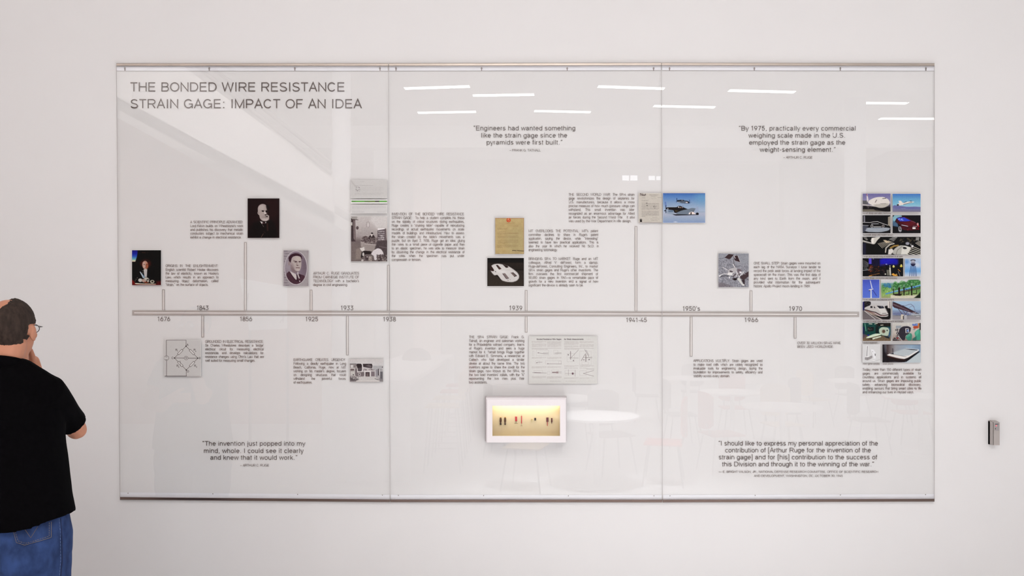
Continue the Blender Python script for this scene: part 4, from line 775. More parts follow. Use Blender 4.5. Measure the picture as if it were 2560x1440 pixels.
p.G([(110, (64, 112, 186)), (220, (100, 160, 200)), (330, (128, 186, 208)), (375, (150, 190, 210)), (380, (110, 116, 158)), (440, (116, 118, 150)), (480, (122, 116, 130))]).P((104, 106, 156), [(735, 340), (900, 360), (1040, 380), (1200, 370), (1295, 390), (1295, 420), (735, 420)], 1.5)
p.P((226, 218, 210), [(820, 340), (850, 300), (960, 300), (1040, 270), (1180, 272), (1130, 295), (1000, 325), (860, 352)], .8).P((230, 222, 214), [(850, 255), (900, 255), (940, 300), (870, 310)], .8).L((30, 30, 50), [(950, 330), (1120, 285)], 8).P((20, 20, 26), [(818, 330), (850, 322), (860, 350), (820, 352)], 1).L((40, 50, 80), [(960, 290), (1010, 270)], 8).E((30, 36, 60), 1095, 262, 22, 6).L((180, 186, 200), [(900, 412), (990, 412)], 6, 1, .6).N(2.5, 2)
p.build('photo of a white jet climbing over hills, top right of the column', group=GC)
p = Pic((2156.5, 538, 2226.5, 583), V, (10, 9, 12))
p.P((120, 118, 128), [(150, 545), (180, 560), (185, 680), (150, 690)], 1.2).P((146, 138, 124), [(640, 580), (692, 560), (692, 780), (640, 740)], 1).P((150, 158, 168), [(130, 800), (320, 790), (690, 790), (660, 850), (480, 890), (200, 880)], 2).P((70, 72, 84), [(130, 740), (250, 760), (160, 890), (130, 890)], 3)
p.P((16, 14, 16), [(250, 700), (330, 680), (430, 672), (560, 715), (660, 750), (620, 785), (250, 785)], .8).L((224, 222, 220), [(135, 686), (280, 690), (340, 678), (430, 672), (540, 712), (640, 745)], 8).L((190, 190, 194), [(135, 745), (250, 750)], 7).L((214, 214, 218), [(310, 718), (450, 716)], 8).L((206, 206, 206), [(355, 776), (500, 776)], 11).E((190, 188, 186), 318, 762, 26, 28).E((40, 38, 40), 318, 762, 16, 17).E((168, 160, 156), 543, 762, 26, 28).E((50, 46, 46), 543, 762, 16, 17).L((180, 182, 188), [(200, 815), (400, 840), (640, 805)], 7, 1, .7).L((20, 18, 20), [(160, 880), (500, 895), (690, 850)], 8, 1, .7).N(3, 2)
p.build('photo of a sports car in a dark wind tunnel, second row left', group=GC)
p = Pic((2231.5, 538, 2301.5, 583), V, (8, 6, 10))
p.P((130, 176, 190), [(735, 545), (915, 545), (920, 590), (820, 590), (760, 700), (735, 720)], 1.5).P((70, 100, 130), [(735, 650), (830, 700), (850, 780), (735, 760)], 3)
p.P((64, 8, 20), [(800, 620), (880, 575), (1000, 575), (1120, 650), (1200, 690), (1265, 760), (1260, 830), (1100, 850), (930, 840), (880, 740), (800, 690)], 1).P((40, 60, 190), [(815, 600), (960, 585), (1100, 655), (1000, 668), (870, 665)], .8).spk((150, 170, 230), 830, 600, 960, 655, 12, 13, .8).P((90, 16, 28), [(900, 690), (1150, 665), (1200, 720), (1060, 770)], 3, .9).L((170, 140, 160), [(1100, 660), (1190, 690)], 6, 1, .7)
p.L((200, 206, 220), [(915, 740), (1035, 765)], 12, 1).E((210, 150, 150), 1235, 725, 18, 30, 0, 1).E((150, 150, 158), 880, 825, 34, 58, -8, 1).E((20, 14, 18), 880, 825, 20, 40, -8, 1).spk((190, 190, 196), 858, 780, 905, 870, 10, 9, .9).R((236, 232, 230), 1130, 785, 1192, 820).L((200, 190, 196), [(1140, 765), (1220, 768)], 7).E((190, 20, 30), 1252, 765, 12, 16).spk((150, 20, 26), 1000, 800, 1260, 840, 8, 10, .7).N(2.5, 2)
p.build('photo of a dark red car with a blue windscreen, second row right', group=GC)
p = Pic((2156.5, 592, 2301.5, 637), V, (8, 7, 7))
for i in range(7): p.L((214, 208, 200), [(150 + 22 * i, 985 - 3 * i), (215 + 10 * i, 1045 - 4 * i)], 6, .6, .8 if i < 3 else .1)
for i in range(9): p.P((222, 218, 212), [(135 + i * 24, 1040 + i * 7), (158 + i * 24, 1055 + i * 7), (140 + i * 24, 1090 + i * 5)], .6)
p.P((198, 194, 186), [(290, 1030), (370, 985), (500, 975), (430, 1040), (370, 1130), (310, 1110)], 1).P((230, 226, 218), [(310, 1000), (360, 990), (350, 1110), (320, 1110)], 1.5)
for i in range(9): p.L((186, 178, 164), [(440 + i * 26, 1110 - i * 7), (530 + i * 26, 1200 - i * 14)], 9, .7)
p.P((196, 178, 150), [(540, 1040), (590, 1040), (700, 1085), (600, 1100)], 1.2)
for i in range(5): p.L((216, 214, 210), [(665 + i * 22, 1020 - i * 10), (760 + i * 16, 1060 - i * 18)], 6, .6)
p.L((196, 190, 180), [(590, 1285), (600, 1200), (680, 1130), (760, 1110)], 22, 1).L((150, 120, 60), [(690, 1200), (760, 1160), (840, 1150)], 34, 2).P((214, 210, 204), [(640, 1330), (650, 1230), (720, 1210), (760, 1260), (700, 1330)], 2)
p.P((176, 174, 166), [(720, 1330), (760, 1220), (870, 1145), (980, 1150), (1110, 1190), (1080, 1260), (1020, 1330)], 1).P((214, 212, 204), [(900, 1330), (920, 1200), (980, 1155), (1090, 1190), (1030, 1330)], 1.5).L((90, 86, 80), [(800, 1330), (830, 1240), (920, 1170)], 7, 1).E((14, 12, 12), 975, 1203, 40, 22, 8, .8).L((224, 222, 216), [(935, 1215), (1010, 1222)], 6, 1, .8)
for i in range(6): p.L((214, 208, 192), [(1110 + i * 0 - i * 22, 1160 + i * 32), (1295, 1235 + i * 34)], 11, .7)
for i in range(4): p.L((206, 200, 186), [(1190 + i * 22, 1100 - i * 14), (1300, 1150 - i * 26 + 20)], 9, .7)
p.spk((90, 80, 60), 880, 1010, 1180, 1110, 22, 18, .7).E((150, 150, 160), 1030, 1110, 40, 30, 0, 2).E((222, 220, 220), 1130, 1165, 18, 26, 20, 1).L((196, 192, 190), [(1095, 1120), (1110, 1170)], 12).P((190, 190, 186), [(1200, 985), (1270, 985), (1260, 1050), (1190, 1050)], 2, .7).R((34, 34, 66), 135, 1100, 200, 1330, 3, .7).N(3, 2)
p.build('wide photo of steel gears and shafts, third row of the column', group=GC)
V = (2150, 640, 13.09)
p = Pic((2156.5, 645.5, 2258, 691), V, (8, 7, 12))
p.P((18, 16, 150), [(640, 75), (1250, 75), (1250, 300), (1000, 280), (760, 300), (640, 330)], 6).P((30, 26, 190), [(680, 90), (1150, 90), (1000, 180), (760, 260)], 14, .7).R((10, 8, 40), 380, 75, 640, 330, 2).R((76, 66, 190), 285, 75, 378, 262, 1).E((220, 220, 240), 865, 268, 26, 10).E((160, 160, 200), 435, 98, 20, 9)
for i in range(6): p.L((186, 184, 186), [(88, 140 + i * 42), (180, 175 + i * 36), (270, 235 + i * 20)], 10, 1, .75)
p.L((180, 184, 186), [(90, 470), (280, 450)], 16, 1).spk((150, 160, 150), 90, 370, 270, 430, 14, 12, .7).spk((150, 60, 24), 280, 310, 420, 600, 26, 16, .8).spk((180, 150, 140), 290, 300, 420, 480, 14, 12, .8).spk((110, 50, 22), 430, 330, 640, 520, 36, 13, .7).spk((60, 40, 40), 660, 270, 840, 560, 36, 20, .6)
p.L((190, 120, 40), [(290, 650), (420, 620), (640, 570)], 12, 1).L((230, 160, 60), [(300, 655), (380, 640)], 14, 1).spk((80, 60, 50), 420, 560, 860, 650, 24, 14, .7).E((200, 196, 180), 830, 592, 26, 22).P((120, 118, 106), [(870, 460), (990, 450), (990, 640), (890, 640)], 1.5).P((206, 204, 192), [(955, 380), (1000, 370), (1020, 640), (990, 640)], 1).E((220, 220, 220), 980, 330, 12, 26).L((30, 26, 24), [(920, 480), (930, 640)], 14).E((214, 204, 110), 1100, 345, 36, 36, 0, 1).E((220, 214, 170), 1098, 315, 18, 18).E((216, 196, 80), 1348, 335, 44, 30, 0, 1).E((220, 206, 120), 1352, 295, 26, 24).L((200, 130, 40), [(1250, 440), (1315, 500)], 20)
p.P((220, 150, 50), [(1030, 600), (1080, 560), (1240, 640), (1230, 660), (1100, 650)], 2).spk((250, 210, 120), 1030, 570, 1220, 655, 12, 14, .9).L((180, 170, 170), [(1250, 500), (1310, 660)], 16, 1, .8).N(4, 2)
p.build('photo of a city at night under deep blue sky, fourth row left', group=GC)
p = Pic((2262, 646, 2302, 691), V, (130, 172, 220))
p.G([(80, (176, 190, 212)), (300, (150, 182, 220)), (500, (104, 160, 214)), (600, (170, 190, 214)), (680, (200, 200, 206))]).E((206, 210, 222), 1860, 290, 120, 70, 20, 6, .8).E((92, 140, 200), 1530, 190, 70, 70, 0, 6, .8)
p.R((150, 150, 166), 1672, 150, 1800, 250).E((34, 34, 50), 1735, 145, 82, 30).E((190, 192, 206), 1735, 165, 62, 22).L((80, 80, 100), [(1672, 195), (1800, 195)], 8).P((22, 20, 48), [(1655, 265), (1820, 265), (1790, 310), (1735, 340), (1680, 310)], .8).E((60, 60, 90), 1737, 258, 84, 20)
for a, b in ((1668, 1620), (1700, 1690), (1740, 1745), (1775, 1800), (1808, 1850)): p.L((36, 48, 104), [(a, 320), (b, 665)], 15, .8)
p.N(2, 2); p.build('narrow photo of a water tower on tall legs, fourth row right', group=GC)
p = Pic((2156.5, 699, 2198.5, 745), V, (78, 96, 190))
p.G([(770, (66, 80, 176)), (1000, (78, 98, 196)), (1380, (84, 112, 204))]).P((214, 216, 224), [(325, 800), (345, 800), (408, 1050), (378, 1060)], .8).P((210, 206, 210), [(280, 1100), (430, 1060), (440, 1090), (300, 1130)], .8).E((40, 34, 60), 310, 1132, 24, 12).L((50, 44, 110), [(420, 1115), (540, 1300)], 16, 1).P((206, 210, 214), [(345, 1110), (380, 1110), (388, 1380), (340, 1380)], .8).N(2, 2)
p.build('small photo of a wind turbine on plain blue, fifth row left', group=GC)
p = Pic((2203, 699, 2301.5, 745.5), V, (110, 150, 90))
p.G([(770, (206, 204, 206)), (870, (190, 196, 200)), (900, (110, 156, 150)), (1050, (90, 140, 80)), (1250, (130, 160, 90)), (1380, (150, 150, 110))]).P((54, 110, 60), [(1080, 900), (1160, 830), (1220, 900), (1380, 860), (1420, 820), (1520, 870), (1600, 770), (1985, 770), (1985, 1100), (1400, 1100), (1100, 1100)], 3).spk((120, 176, 110), 1080, 820, 1980, 1100, 60, 30, .7).spk((40, 90, 40), 740, 900, 1980, 1150, 60, 26, .6).spk((50, 110, 160), 780, 900, 1010, 1040, 22, 34, .7).spk((150, 190, 100), 720, 1050, 1050, 1330, 40, 26, .7)
for x in (940, 990, 1090, 1125, 1280, 1330, 1420, 1460, 1680, 1715): p.L((196, 212, 214), [(x, 1180 - (x - 700) * .22), (x, 1060 - (x - 900) * .22)], 12, .8, .8)
p.L((84, 140, 190), [(850, 1240), (1060, 1180), (1300, 1130), (1560, 1070), (1980, 960)], 44, 1).L((160, 200, 220), [(1060, 1165), (1300, 1112), (1560, 1050), (1980, 940)], 14, 1).L((40, 70, 140), [(1500, 1075), (1530, 1110)], 30, 1).L((40, 70, 140), [(1770, 1000), (1800, 1040)], 30, 1)
p.P((206, 200, 180), [(1010, 1270), (1300, 1310), (1900, 1270), (1800, 1380), (1000, 1380)], 3).P((34, 22, 18), [(1080, 1240), (1400, 1230), (1330, 1300), (1150, 1295)], 2).P((90, 70, 56), [(1300, 1160), (1985, 1030), (1985, 1070), (1320, 1210)], 1.5, .8)
for x, w in ((1100, 26), (1280, 60), (1440, 40), (1692, 44)): p.L((26, 16, 16), [(x, 1270), (x, 1080 - (x - 1100) * .13)], w, .8)
p.L((26, 20, 16), [(1500, 1250), (1600, 1250), (1600, 1140)], 22).L((26, 20, 16), [(1740, 1230), (1850, 1230), (1850, 1120)], 22).P((16, 26, 14), [(1900, 1270), (1985, 1160), (1985, 1380), (1760, 1380)], 3).N(5, 2)
p.build('photo of a raised silver pipeline before green trees, fifth row right', group=GC)
V = (2150, 750, 13.33)
p = Pic((2156.5, 753, 2227, 799.5), V, (196, 192, 190))
p.G([(40, (196, 194, 194)), (200, (186, 184, 184)), (330, (96, 90, 92)), (660, (110, 102, 104))]).P((26, 20, 24), [(85, 40), (360, 40), (360, 170), (200, 230), (150, 330), (85, 340)], 1).P((34, 30, 90), [(85, 60), (140, 60), (150, 330), (85, 340)], 3).spk((90, 80, 80), 160, 80, 340, 160, 8, 20, .6).R((206, 200, 194), 920, 45, 1020, 270, 1).R((60, 50, 56), 985, 45, 1005, 260, 1, .8).P((14, 10, 12), [(800, 220), (920, 180), (920, 270), (1025, 280), (1025, 645), (760, 640), (950, 480), (900, 330)], 1.5)
p.P((190, 185, 182), [(150, 250), (350, 180), (550, 170), (780, 190), (900, 400), (950, 470), (940, 540), (820, 575), (680, 560), (450, 430), (150, 320)], 1).P((214, 212, 208), [(560, 180), (800, 190), (910, 430), (720, 470), (620, 330)], 3, .7)
p.L((30, 18, 22), [(180, 325), (400, 385), (520, 410), (680, 500), (800, 515), (945, 490)], 26, .8).L((170, 70, 56), [(200, 345), (400, 410), (520, 440), (680, 525), (840, 510)], 7, .7).P((30, 30, 40), [(555, 190), (770, 200), (815, 275), (650, 285)], .8).P((110, 110, 124), [(680, 205), (740, 205), (760, 240), (700, 240)], 2, .7).R((24, 20, 26), 345, 205, 415, 265).P((24, 20, 26), [(465, 200), (520, 270), (465, 270)], .8).L((70, 66, 66), [(740, 450), (870, 440)], 14, 1)
p.P((150, 130, 116), [(180, 350), (450, 450), (700, 590), (680, 610), (400, 480)], 1).P((206, 198, 186), [(150, 355), (740, 650), (690, 650), (140, 360)], 1).L((220, 216, 212), [(150, 365), (510, 640)], 14, .8).P((16, 10, 12), [(400, 490), (700, 560), (960, 560), (940, 645), (760, 640)], 1).N(2.5, 2)
p.build('photo of a white high-speed train beside a platform, sixth row left', group=GC)
p = Pic((2231, 753, 2302, 799.5), V, (150, 182, 210))
p.G([(40, (162, 186, 208)), (300, (150, 180, 206)), (400, (120, 134, 164)), (500, (170, 176, 182)), (540, (140, 136, 140)), (660, (150, 144, 148))]).P((104, 112, 146), [(1085, 430), (1350, 410), (1500, 440), (1700, 440), (1700, 520), (1085, 510)], 3).L((60, 66, 60), [(1085, 520), (2020, 520)], 12, 1, .8)
p.P((62, 40, 50), [(1085, 50), (1450, 200), (1900, 440), (1880, 470), (1400, 330), (1085, 240)], 1)
for i in range(16): p.L((176, 160, 166), [(1105 + i * 34, 120 + i * 15), (1125 + i * 34, 165 + i * 14)], 9, .7, .8)
p.L((24, 14, 20), [(1090, 62), (1450, 205), (1950, 460)], 16, .8).L((104, 100, 128), [(1360, 180), (1520, 190), (1620, 150), (1700, 140), (1790, 210), (1840, 370)], 14, .8).L((104, 100, 128), [(1620, 290), (1680, 220), (1760, 190), (1810, 260)], 9, .8).L((70, 60, 70), [(1270, 290), (1420, 490)], 16, .8).L((70, 60, 70), [(1420, 330), (1530, 490), (1570, 390)], 14, .8)
p.P((206, 196, 180), [(1370, 480), (1460, 480), (1440, 640), (1360, 640)], 1).L((34, 22, 24), [(1440, 540), (1445, 640)], 26).P((176, 174, 178), [(1480, 500), (1560, 500), (1560, 640), (1480, 640)], 1.5).spk((200, 196, 196), 1600, 400, 1900, 530, 18, 18, .8).L((226, 226, 226), [(1880, 548), (1980, 548)], 12).N(2.5, 2)
p.build('photo of a long steel arch bridge seen from below, sixth row right', group=GC)
p = Pic((2156.5, 807, 2227, 852.5), V, (14, 70, 62))
p.G([(760, (18, 62, 58)), (1150, (12, 60, 54)), (1200, (96, 82, 62)), (1360, (116, 96, 74))]).P((24, 18, 16), [(480, 760), (1025, 760), (1025, 880), (600, 880)], 3).P((26, 34, 70), [(85, 880), (140, 900), (160, 1130), (85, 1140)], 2).P((80, 66, 80), [(85, 1130), (200, 1150), (200, 1200), (85, 1300)], 3)
for a, b in (((300, 795), (400, 800)), ((490, 800), (580, 780)), ((690, 840), (770, 835))): p.L((226, 226, 206), [a, b], 18)
p.L((130, 190, 160), [(165, 790), (200, 1030)], 16, 1.2).P((14, 16, 20), [(245, 890), (465, 910), (450, 1030), (270, 1050)], 1).spk((110, 110, 96), 270, 920, 440, 1020, 10, 18, .7).R((10, 24, 24), 520, 860, 620, 1130, 3)
p.P((176, 190, 170), [(630, 970), (740, 895), (940, 920), (990, 1010), (940, 1200), (770, 1190), (640, 1100)], 1).P((60, 90, 120), [(920, 900), (1000, 940), (1000, 1250), (940, 1210), (985, 1010)], 1.5).E((120, 108, 92), 785, 1045, 60, 60, 0, 1).E((86, 64, 52), 795, 1045, 40, 44, 0, 1.5).E((50, 64, 64), 905, 1015, 22, 24).P((20, 30, 40), [(760, 1180), (960, 1220), (980, 1290), (860, 1250)], 1.5)
p.P((206, 220, 196), [(210, 1240), (480, 1120), (680, 1120), (730, 1150), (560, 1200), (220, 1290)], .9).P((206, 216, 196), [(400, 1270), (690, 1200), (710, 1230), (420, 1320)], .9).P((20, 18, 14), [(230, 1290), (400, 1270), (420, 1320), (330, 1310)], 2, .8).P((12, 20, 150), [(245, 1160), (310, 1150), (300, 1190), (260, 1195)], 1).L((130, 160, 150), [(230, 1215), (560, 1130)], 8, 1, .6)
for i in range(9): p.L((70, 54, 36), [(150 + i * 100, 1360), (260 + i * 90, 1260)], 7, 1.2, .6)
p.N(3, 2); p.build('photo of a medical scanner in a green room, seventh row left', group=GC)
p = Pic((2231, 807, 2302, 852.5), V, (190, 186, 178))
p.G([(760, (196, 194, 188)), (1100, (186, 178, 170)), (1250, (160, 146, 136)), (1360, (120, 104, 98))]).L((226, 222, 216), [(1600, 770), (1620, 1080)], 16, 1.5, .6).P((150, 156, 162), [(1190, 860), (1380, 850), (1370, 940), (1200, 950)], 1).spk((30, 28, 34), 1190, 940, 1330, 1340, 34, 26, .85).spk((226, 222, 222), 1180, 960, 1330, 1320, 26, 16, .8)
p.P((44, 40, 50), [(1320, 960), (1420, 880), (1600, 870), (1700, 920), (1690, 1020), (1620, 1140), (1520, 1180), (1500, 1340), (1360, 1340), (1300, 1180), (1290, 1080)], 1).L((150, 150, 160), [(1420, 875), (1600, 865), (1700, 920), (1680, 1060)], 8, 1, .7).P((206, 204, 204), [(1510, 945), (1620, 945), (1640, 1090), (1520, 1100)], 1).P((24, 20, 28), [(1540, 970), (1600, 965), (1620, 1080), (1545, 1085)], .8).E((120, 150, 210), 1590, 1025, 30, 40, 20, 1)
p.P((60, 130, 110), [(1510, 1240), (1620, 1120), (1700, 1100), (1740, 1170), (1720, 1350), (1600, 1350), (1540, 1290)], 1).P((96, 176, 150), [(1560, 1180), (1660, 1120), (1680, 1180), (1560, 1260)], 3, .6).P((64, 150, 124), [(1810, 1090), (1900, 1000), (1960, 960), (2010, 1010), (2020, 1340), (1880, 1340), (1840, 1200)], 1).P((110, 190, 160), [(1850, 1060), (1960, 980), (1950, 1100), (1880, 1200)], 4, .6).P((50, 100, 90), [(1750, 1290), (1880, 1200), (1880, 1350), (1750, 1350)], 2)
p.P((80, 104, 170), [(1740, 800), (1920, 780), (1920, 860), (1750, 860)], 1).spk((170, 190, 226), 1750, 790, 1910, 850, 10, 14, .7).P((170, 70, 44), [(1780, 870), (1930, 860), (1940, 940), (1800, 960), (1770, 920)], 1).P((190, 110, 50), [(1930, 780), (1990, 780), (1960, 940), (1930, 930)], 1.5).R((20, 14, 14), 1985, 770, 2025, 1000, 2).P((120, 130, 130), [(1760, 975), (1860, 960), (1830, 1000), (1780, 1000)], 1).E((130, 40, 44), 1250, 1270, 34, 30, 0, 1).L((220, 216, 214), [(1280, 1200), (1400, 1350)], 20, 1, .8).P((30, 26, 30), [(1090, 1310), (1150, 1250), (1260, 1350), (1100, 1350)], 2).L((200, 196, 196), [(1100, 1300), (1210, 1320)], 9, 1)
p.N(3, 2); p.build('photo of a surgeon in green by a dark machine, seventh row right', group=GC)
V = (2150, 855, 16.41)
p = Pic((2156.5, 861, 2200, 906.3), V, (210, 210, 210))
p.P((222, 222, 222), [(230, 140), (360, 150), (350, 600), (220, 600)], 1.2).L((76, 76, 76), [(303, 180), (280, 580)], 18).L((180, 180, 180), [(240, 150), (225, 590)], 9, 1, .7).P((150, 146, 146), [(200, 620), (320, 630), (490, 540), (520, 650), (320, 750), (195, 730)], 1).P((228, 228, 228), [(200, 605), (290, 590), (450, 560), (320, 628)], 1).L((104, 100, 100), [(320, 640), (315, 745)], 7, 1)
p.P((228, 228, 230), [(430, 300), (560, 310), (660, 480), (640, 680), (560, 690)], 2).L((170, 170, 172), [(430, 310), (450, 410), (560, 640)], 9, 1, .8).P((110, 108, 108), [(600, 480), (650, 480), (640, 575), (615, 575)], 1).E((150, 148, 148), 515, 400, 18, 14).E((226, 226, 226), 560, 770, 90, 24, 0, 1).L((150, 150, 150), [(480, 780), (560, 800), (820, 715)], 9, 1, .8).L((90, 90, 90), [(100, 843), (830, 843)], 12, .7, .9).N(1.5, 2)
p.build('pale photo of a white console and handset, bottom left of the column', group=GC)
p = Pic((2206, 861, 2301.5, 906.3), V, (150, 164, 176))
p.G([(930, (30, 24, 30)), (1040, (104, 98, 100)), (1120, (70, 56, 56)), (1300, (120, 112, 112)), (1450, (150, 152, 158)), (2100, (140, 164, 186)), (2480, (120, 142, 166))], 'x').P((16, 10, 14), [(920, 100), (980, 100), (1100, 520), (1700, 840), (920, 840)], 8, .9).L((80, 84, 94), [(1020, 120), (1050, 400)], 60, 5, .7).L((24, 14, 24), [(1340, 280), (1350, 480)], 40, 3, .6)
p.P((178, 186, 190), [(1240, 480), (1500, 380), (1850, 270), (2380, 330), (1900, 610)], 3).P((226, 222, 218), [(1100, 530), (1240, 470), (1900, 610), (2400, 310), (2430, 340), (1950, 680), (1800, 690), (1600, 660), (1150, 560)], 1.2).P((50, 52, 62), [(1840, 275), (2200, 290), (2370, 325), (2340, 345), (2100, 325)], 1).L((232, 232, 232), [(1880, 255), (2420, 310)], 14, 1).P((20, 16, 20), [(1240, 480), (1370, 440), (1380, 500)], 1.5).L((90, 84, 86), [(1260, 490), (1900, 608)], 10, 1)
p.P((30, 18, 18), [(1110, 560), (1600, 680), (1860, 710), (2420, 370), (2440, 400), (1900, 830), (1500, 820), (1200, 660)], 1.2).P((10, 8, 14), [(1900, 720), (2430, 380), (2440, 410), (1880, 830)], 1.5).L((130, 70, 50), [(1130, 580), (1600, 690), (1800, 705)], 14, 1.5, .7).P((186, 196, 200), [(1880, 835), (2440, 430), (2480, 440), (2480, 840)], 1.2).L((30, 26, 36), [(920, 110), (2480, 110)], 16, .7, .8).N(2.5, 2)
p.build('photo of a white smartphone lying on a pale table, bottom right', group=GC)
# ------------------------------------------------------------------ showcase with sample gages
DF, DB = 0.092, 0.040
base = W(1315, 1107, 0.05)
case = empty('showcase', base); tag(case, 'small white wall showcase with a warmly lit window, set through the middle panel', 'showcase')
M_CASE = mat('showcase_white', (238, 232, 234), .35, noise=(3, .01, (1, 1, 1)))
def wx(px, d): return W(px, 0, d).x
def wz(py, d): return W(0, py, d).z
X0, X1, Z1, Z0 = wx(1215, DF), wx(1416, DF), wz(995, DF), wz(1107, DF)
x0, x1, z1, z0 = wx(1231, DF), wx(1400, DF), wz(1014.5, DF), wz(1090, DF)
q = MB(base)   # housing: a frame with a softened front edge and a window through it
b = .0055
def ring(ax, bx, az, bz, y): return [(ax, y, az), (bx, y, az), (bx, y, bz), (ax, y, bz)]
rings = [ring(X0, X1, Z0, Z1, -.001), ring(X0, X1, Z0, Z1, -DF + b), ring(X0 + b, X1 - b, Z0 + b * .4, Z1 - b * 1.5, -DF), ring(x0, x1, z0, z1, -DF), ring(x0, x1, z0, z1, -DF + .004)]
vs = [p for r_ in rings for p in r_]; fs = []
for i in range(4):
    for j in range(4): k = (j + 1) % 4; fs.append((i * 4 + j, i * 4 + k, (i + 1) * 4 + k, (i + 1) * 4 + j))
q.add(vs, fs); q.build('housing', M_CASE, case)
q = MB(base)   # flange against the glass
q.box(wx(1212.6, .024), wx(1416.8, .024), -.024, -.0082, wz(1103.5, .024), wz(990.5, .024), .003); q.build('mounting_flange', mat('flange_grey', (190, 182, 182), .4, noise=(4, .02, (1, 1, 1))), case)
M_LINING = mat('cream_lining', (204, 188, 154), .5, noise=(3, .02, (1, 6, 6)))
q = MB(base); xa, xb, za, zb = x0 - .006, x1 + .006, z0 - .006, z1 + .012
q.box(xa, xb, -DB, -DB + .004, za, zb); q.build('back_panel', M_LINING, case)
q = MB(base)
for (a1, a2, c1, c2) in ((xa - .003, xa, za, zb), (xb, xb + .003, za, zb), (xa, xb, za - .003, za), (xa, xb, zb, zb + .003)): q.box(a1, a2, -DF + .004, -DB, c1, c2)
q.build('inner_walls', M_LINING, case)
q = MB(base); q.box(x0 + .004, x1 - .004, -DF + .012, -DF + .026, zb - .006, zb - .001)
q.build('light_strip', mat('warm_led_strip', (255, 246, 225), .5, emit=((255, 248, 232), 19.0)), case)
q = MB(base); q.box(x0, x1, -DF + .0015, -DF + .0035, z0, z1); q.build('window_pane', glass_mat('showcase_glass', .02, (.99, .99, .985)), case)
M_BRN = mat('dark_wound_wire', (74, 42, 22), .4, noise=(300, .3, (1, 1, 1))); M_GOLD = mat('brass_cap', (190, 150, 70), .3, metal=.8, noise=(50, .05, (1, 1, 1)))
M_RED = mat('red_felt', (176, 40, 52), .6, noise=(90, .08, (1, 1, 1))); M_MAR = mat('maroon_felt', (84, 20, 26), .6, noise=(90, .08, (1, 1, 1))); M_BLK = mat('black_chip', (34, 16, 20), .5, noise=(90, .08, (1, 1, 1)))
M_WIRE = mat('thin_lead_wire', (120, 96, 60), .35, metal=.6, noise=(50, .05, (1, 1, 1))); M_PALE = mat('pale_paper_gage', (196, 184, 140), .6, noise=(50, .05, (1, 1, 1)))
DG = DB + .004
def gage(label, base_px, parts):
    bp = W(base_px[0], base_px[1], DG); r = empty('strain_gage', bp); tag(r, label, 'strain gage', 'sample gages in the showcase')
    for name, m, kind, a in parts:
        q = MB(bp)
        if kind == 'box': x, y, X, Y = a; q.box(wx(x, DG), wx(X, DG), -DB - .005, -DB - .0002, wz(Y, DG), wz(y, DG), .0006)
        elif kind == 'tube': (x, y), (X, Y), rr = a; q.tube([W(x, y, DB + rr + .0005), W(X, Y, DB + rr + .0005)], rr, 8)
        elif kind == 'ell': x, y, rr, hh = a; c = W(x, y, DB + .005); q.lathe(c, [(rr * math.sin(math.pi * i / 8), hh * -math.cos(math.pi * i / 8)) for i in range(1, 8)], 12)
        q.build(name, m, r)
gage('leftmost brown wound coil gage of the twin pair', (1251.7, 1063), [('coil_body', M_BRN, 'ell', (1251.7, 1050, .0056, .017)), ('coil_foot', M_BLK, 'ell', (1251.7, 1060, .005, .005)), ('brass_cap', M_GOLD, 'ell', (1251.7, 1043.5, .0035, .003))])
gage('second brown wound coil gage of the twin pair', (1262.8, 1063), [('coil_body', M_BRN, 'ell', (1262.8, 1050, .0056, .017)), ('coil_foot', M_BLK, 'ell', (1262.8, 1060, .005, .005)), ('brass_cap', M_GOLD, 'ell', (1262.8, 1043.5, .0035, .003))])
gage('broad bright red gage on a short forked lead', (1290.3, 1059), [('pad', M_RED, 'box', (1287.8, 1041.8, 1292.8, 1053)), ('lead_wire', M_WIRE, 'tube', ((1290.3, 1053), (1290.3, 1058), .0007)), ('lead_foot', M_WIRE, 'tube', ((1286, 1058.5), (1294.8, 1058.5), .0005))])
gage('tall thin red rod gage with wire ends', (1303.9, 1065), [('rod', M_RED, 'tube', ((1303.9, 1040), (1303.9, 1058.5), .0023)), ('lead_wire', M_WIRE, 'tube', ((1303.9, 1036.5), (1303.9, 1064.3), .0005)), ('lead_foot', M_WIRE, 'tube', ((1301, 1064.5), (1306.6, 1064.5), .0005))])
gage('tiny pale paper gage in the middle of the row', (1329.8, 1055), [('pad', M_PALE, 'box', (1328, 1046, 1331.4, 1051)), ('bead', M_GOLD, 'ell', (1329.8, 1049, .0024, .0022)), ('tail', M_PALE, 'box', (1329, 1051.5, 1331, 1055))])
gage('tiny square black gage', (1338, 1051), [('chip', M_BLK, 'box', (1336, 1044.7, 1340, 1051))])
gage('dark maroon paddle gage with a long stem', (1368.5, 1065), [('pad', M_MAR, 'box', (1365.8, 1044, 1371.3, 1054.6)), ('stem', M_RED, 'box', (1367.9, 1054.6, 1369.3, 1065))])
gage('rightmost short maroon gage with a pointed tip', (1379.3, 1059), [('pad', M_MAR, 'box', (1377.7, 1045.2, 1381, 1055.6)), ('tip', M_MAR, 'tube', ((1379.3, 1055.6), (1379.3, 1059.4), .0010))])

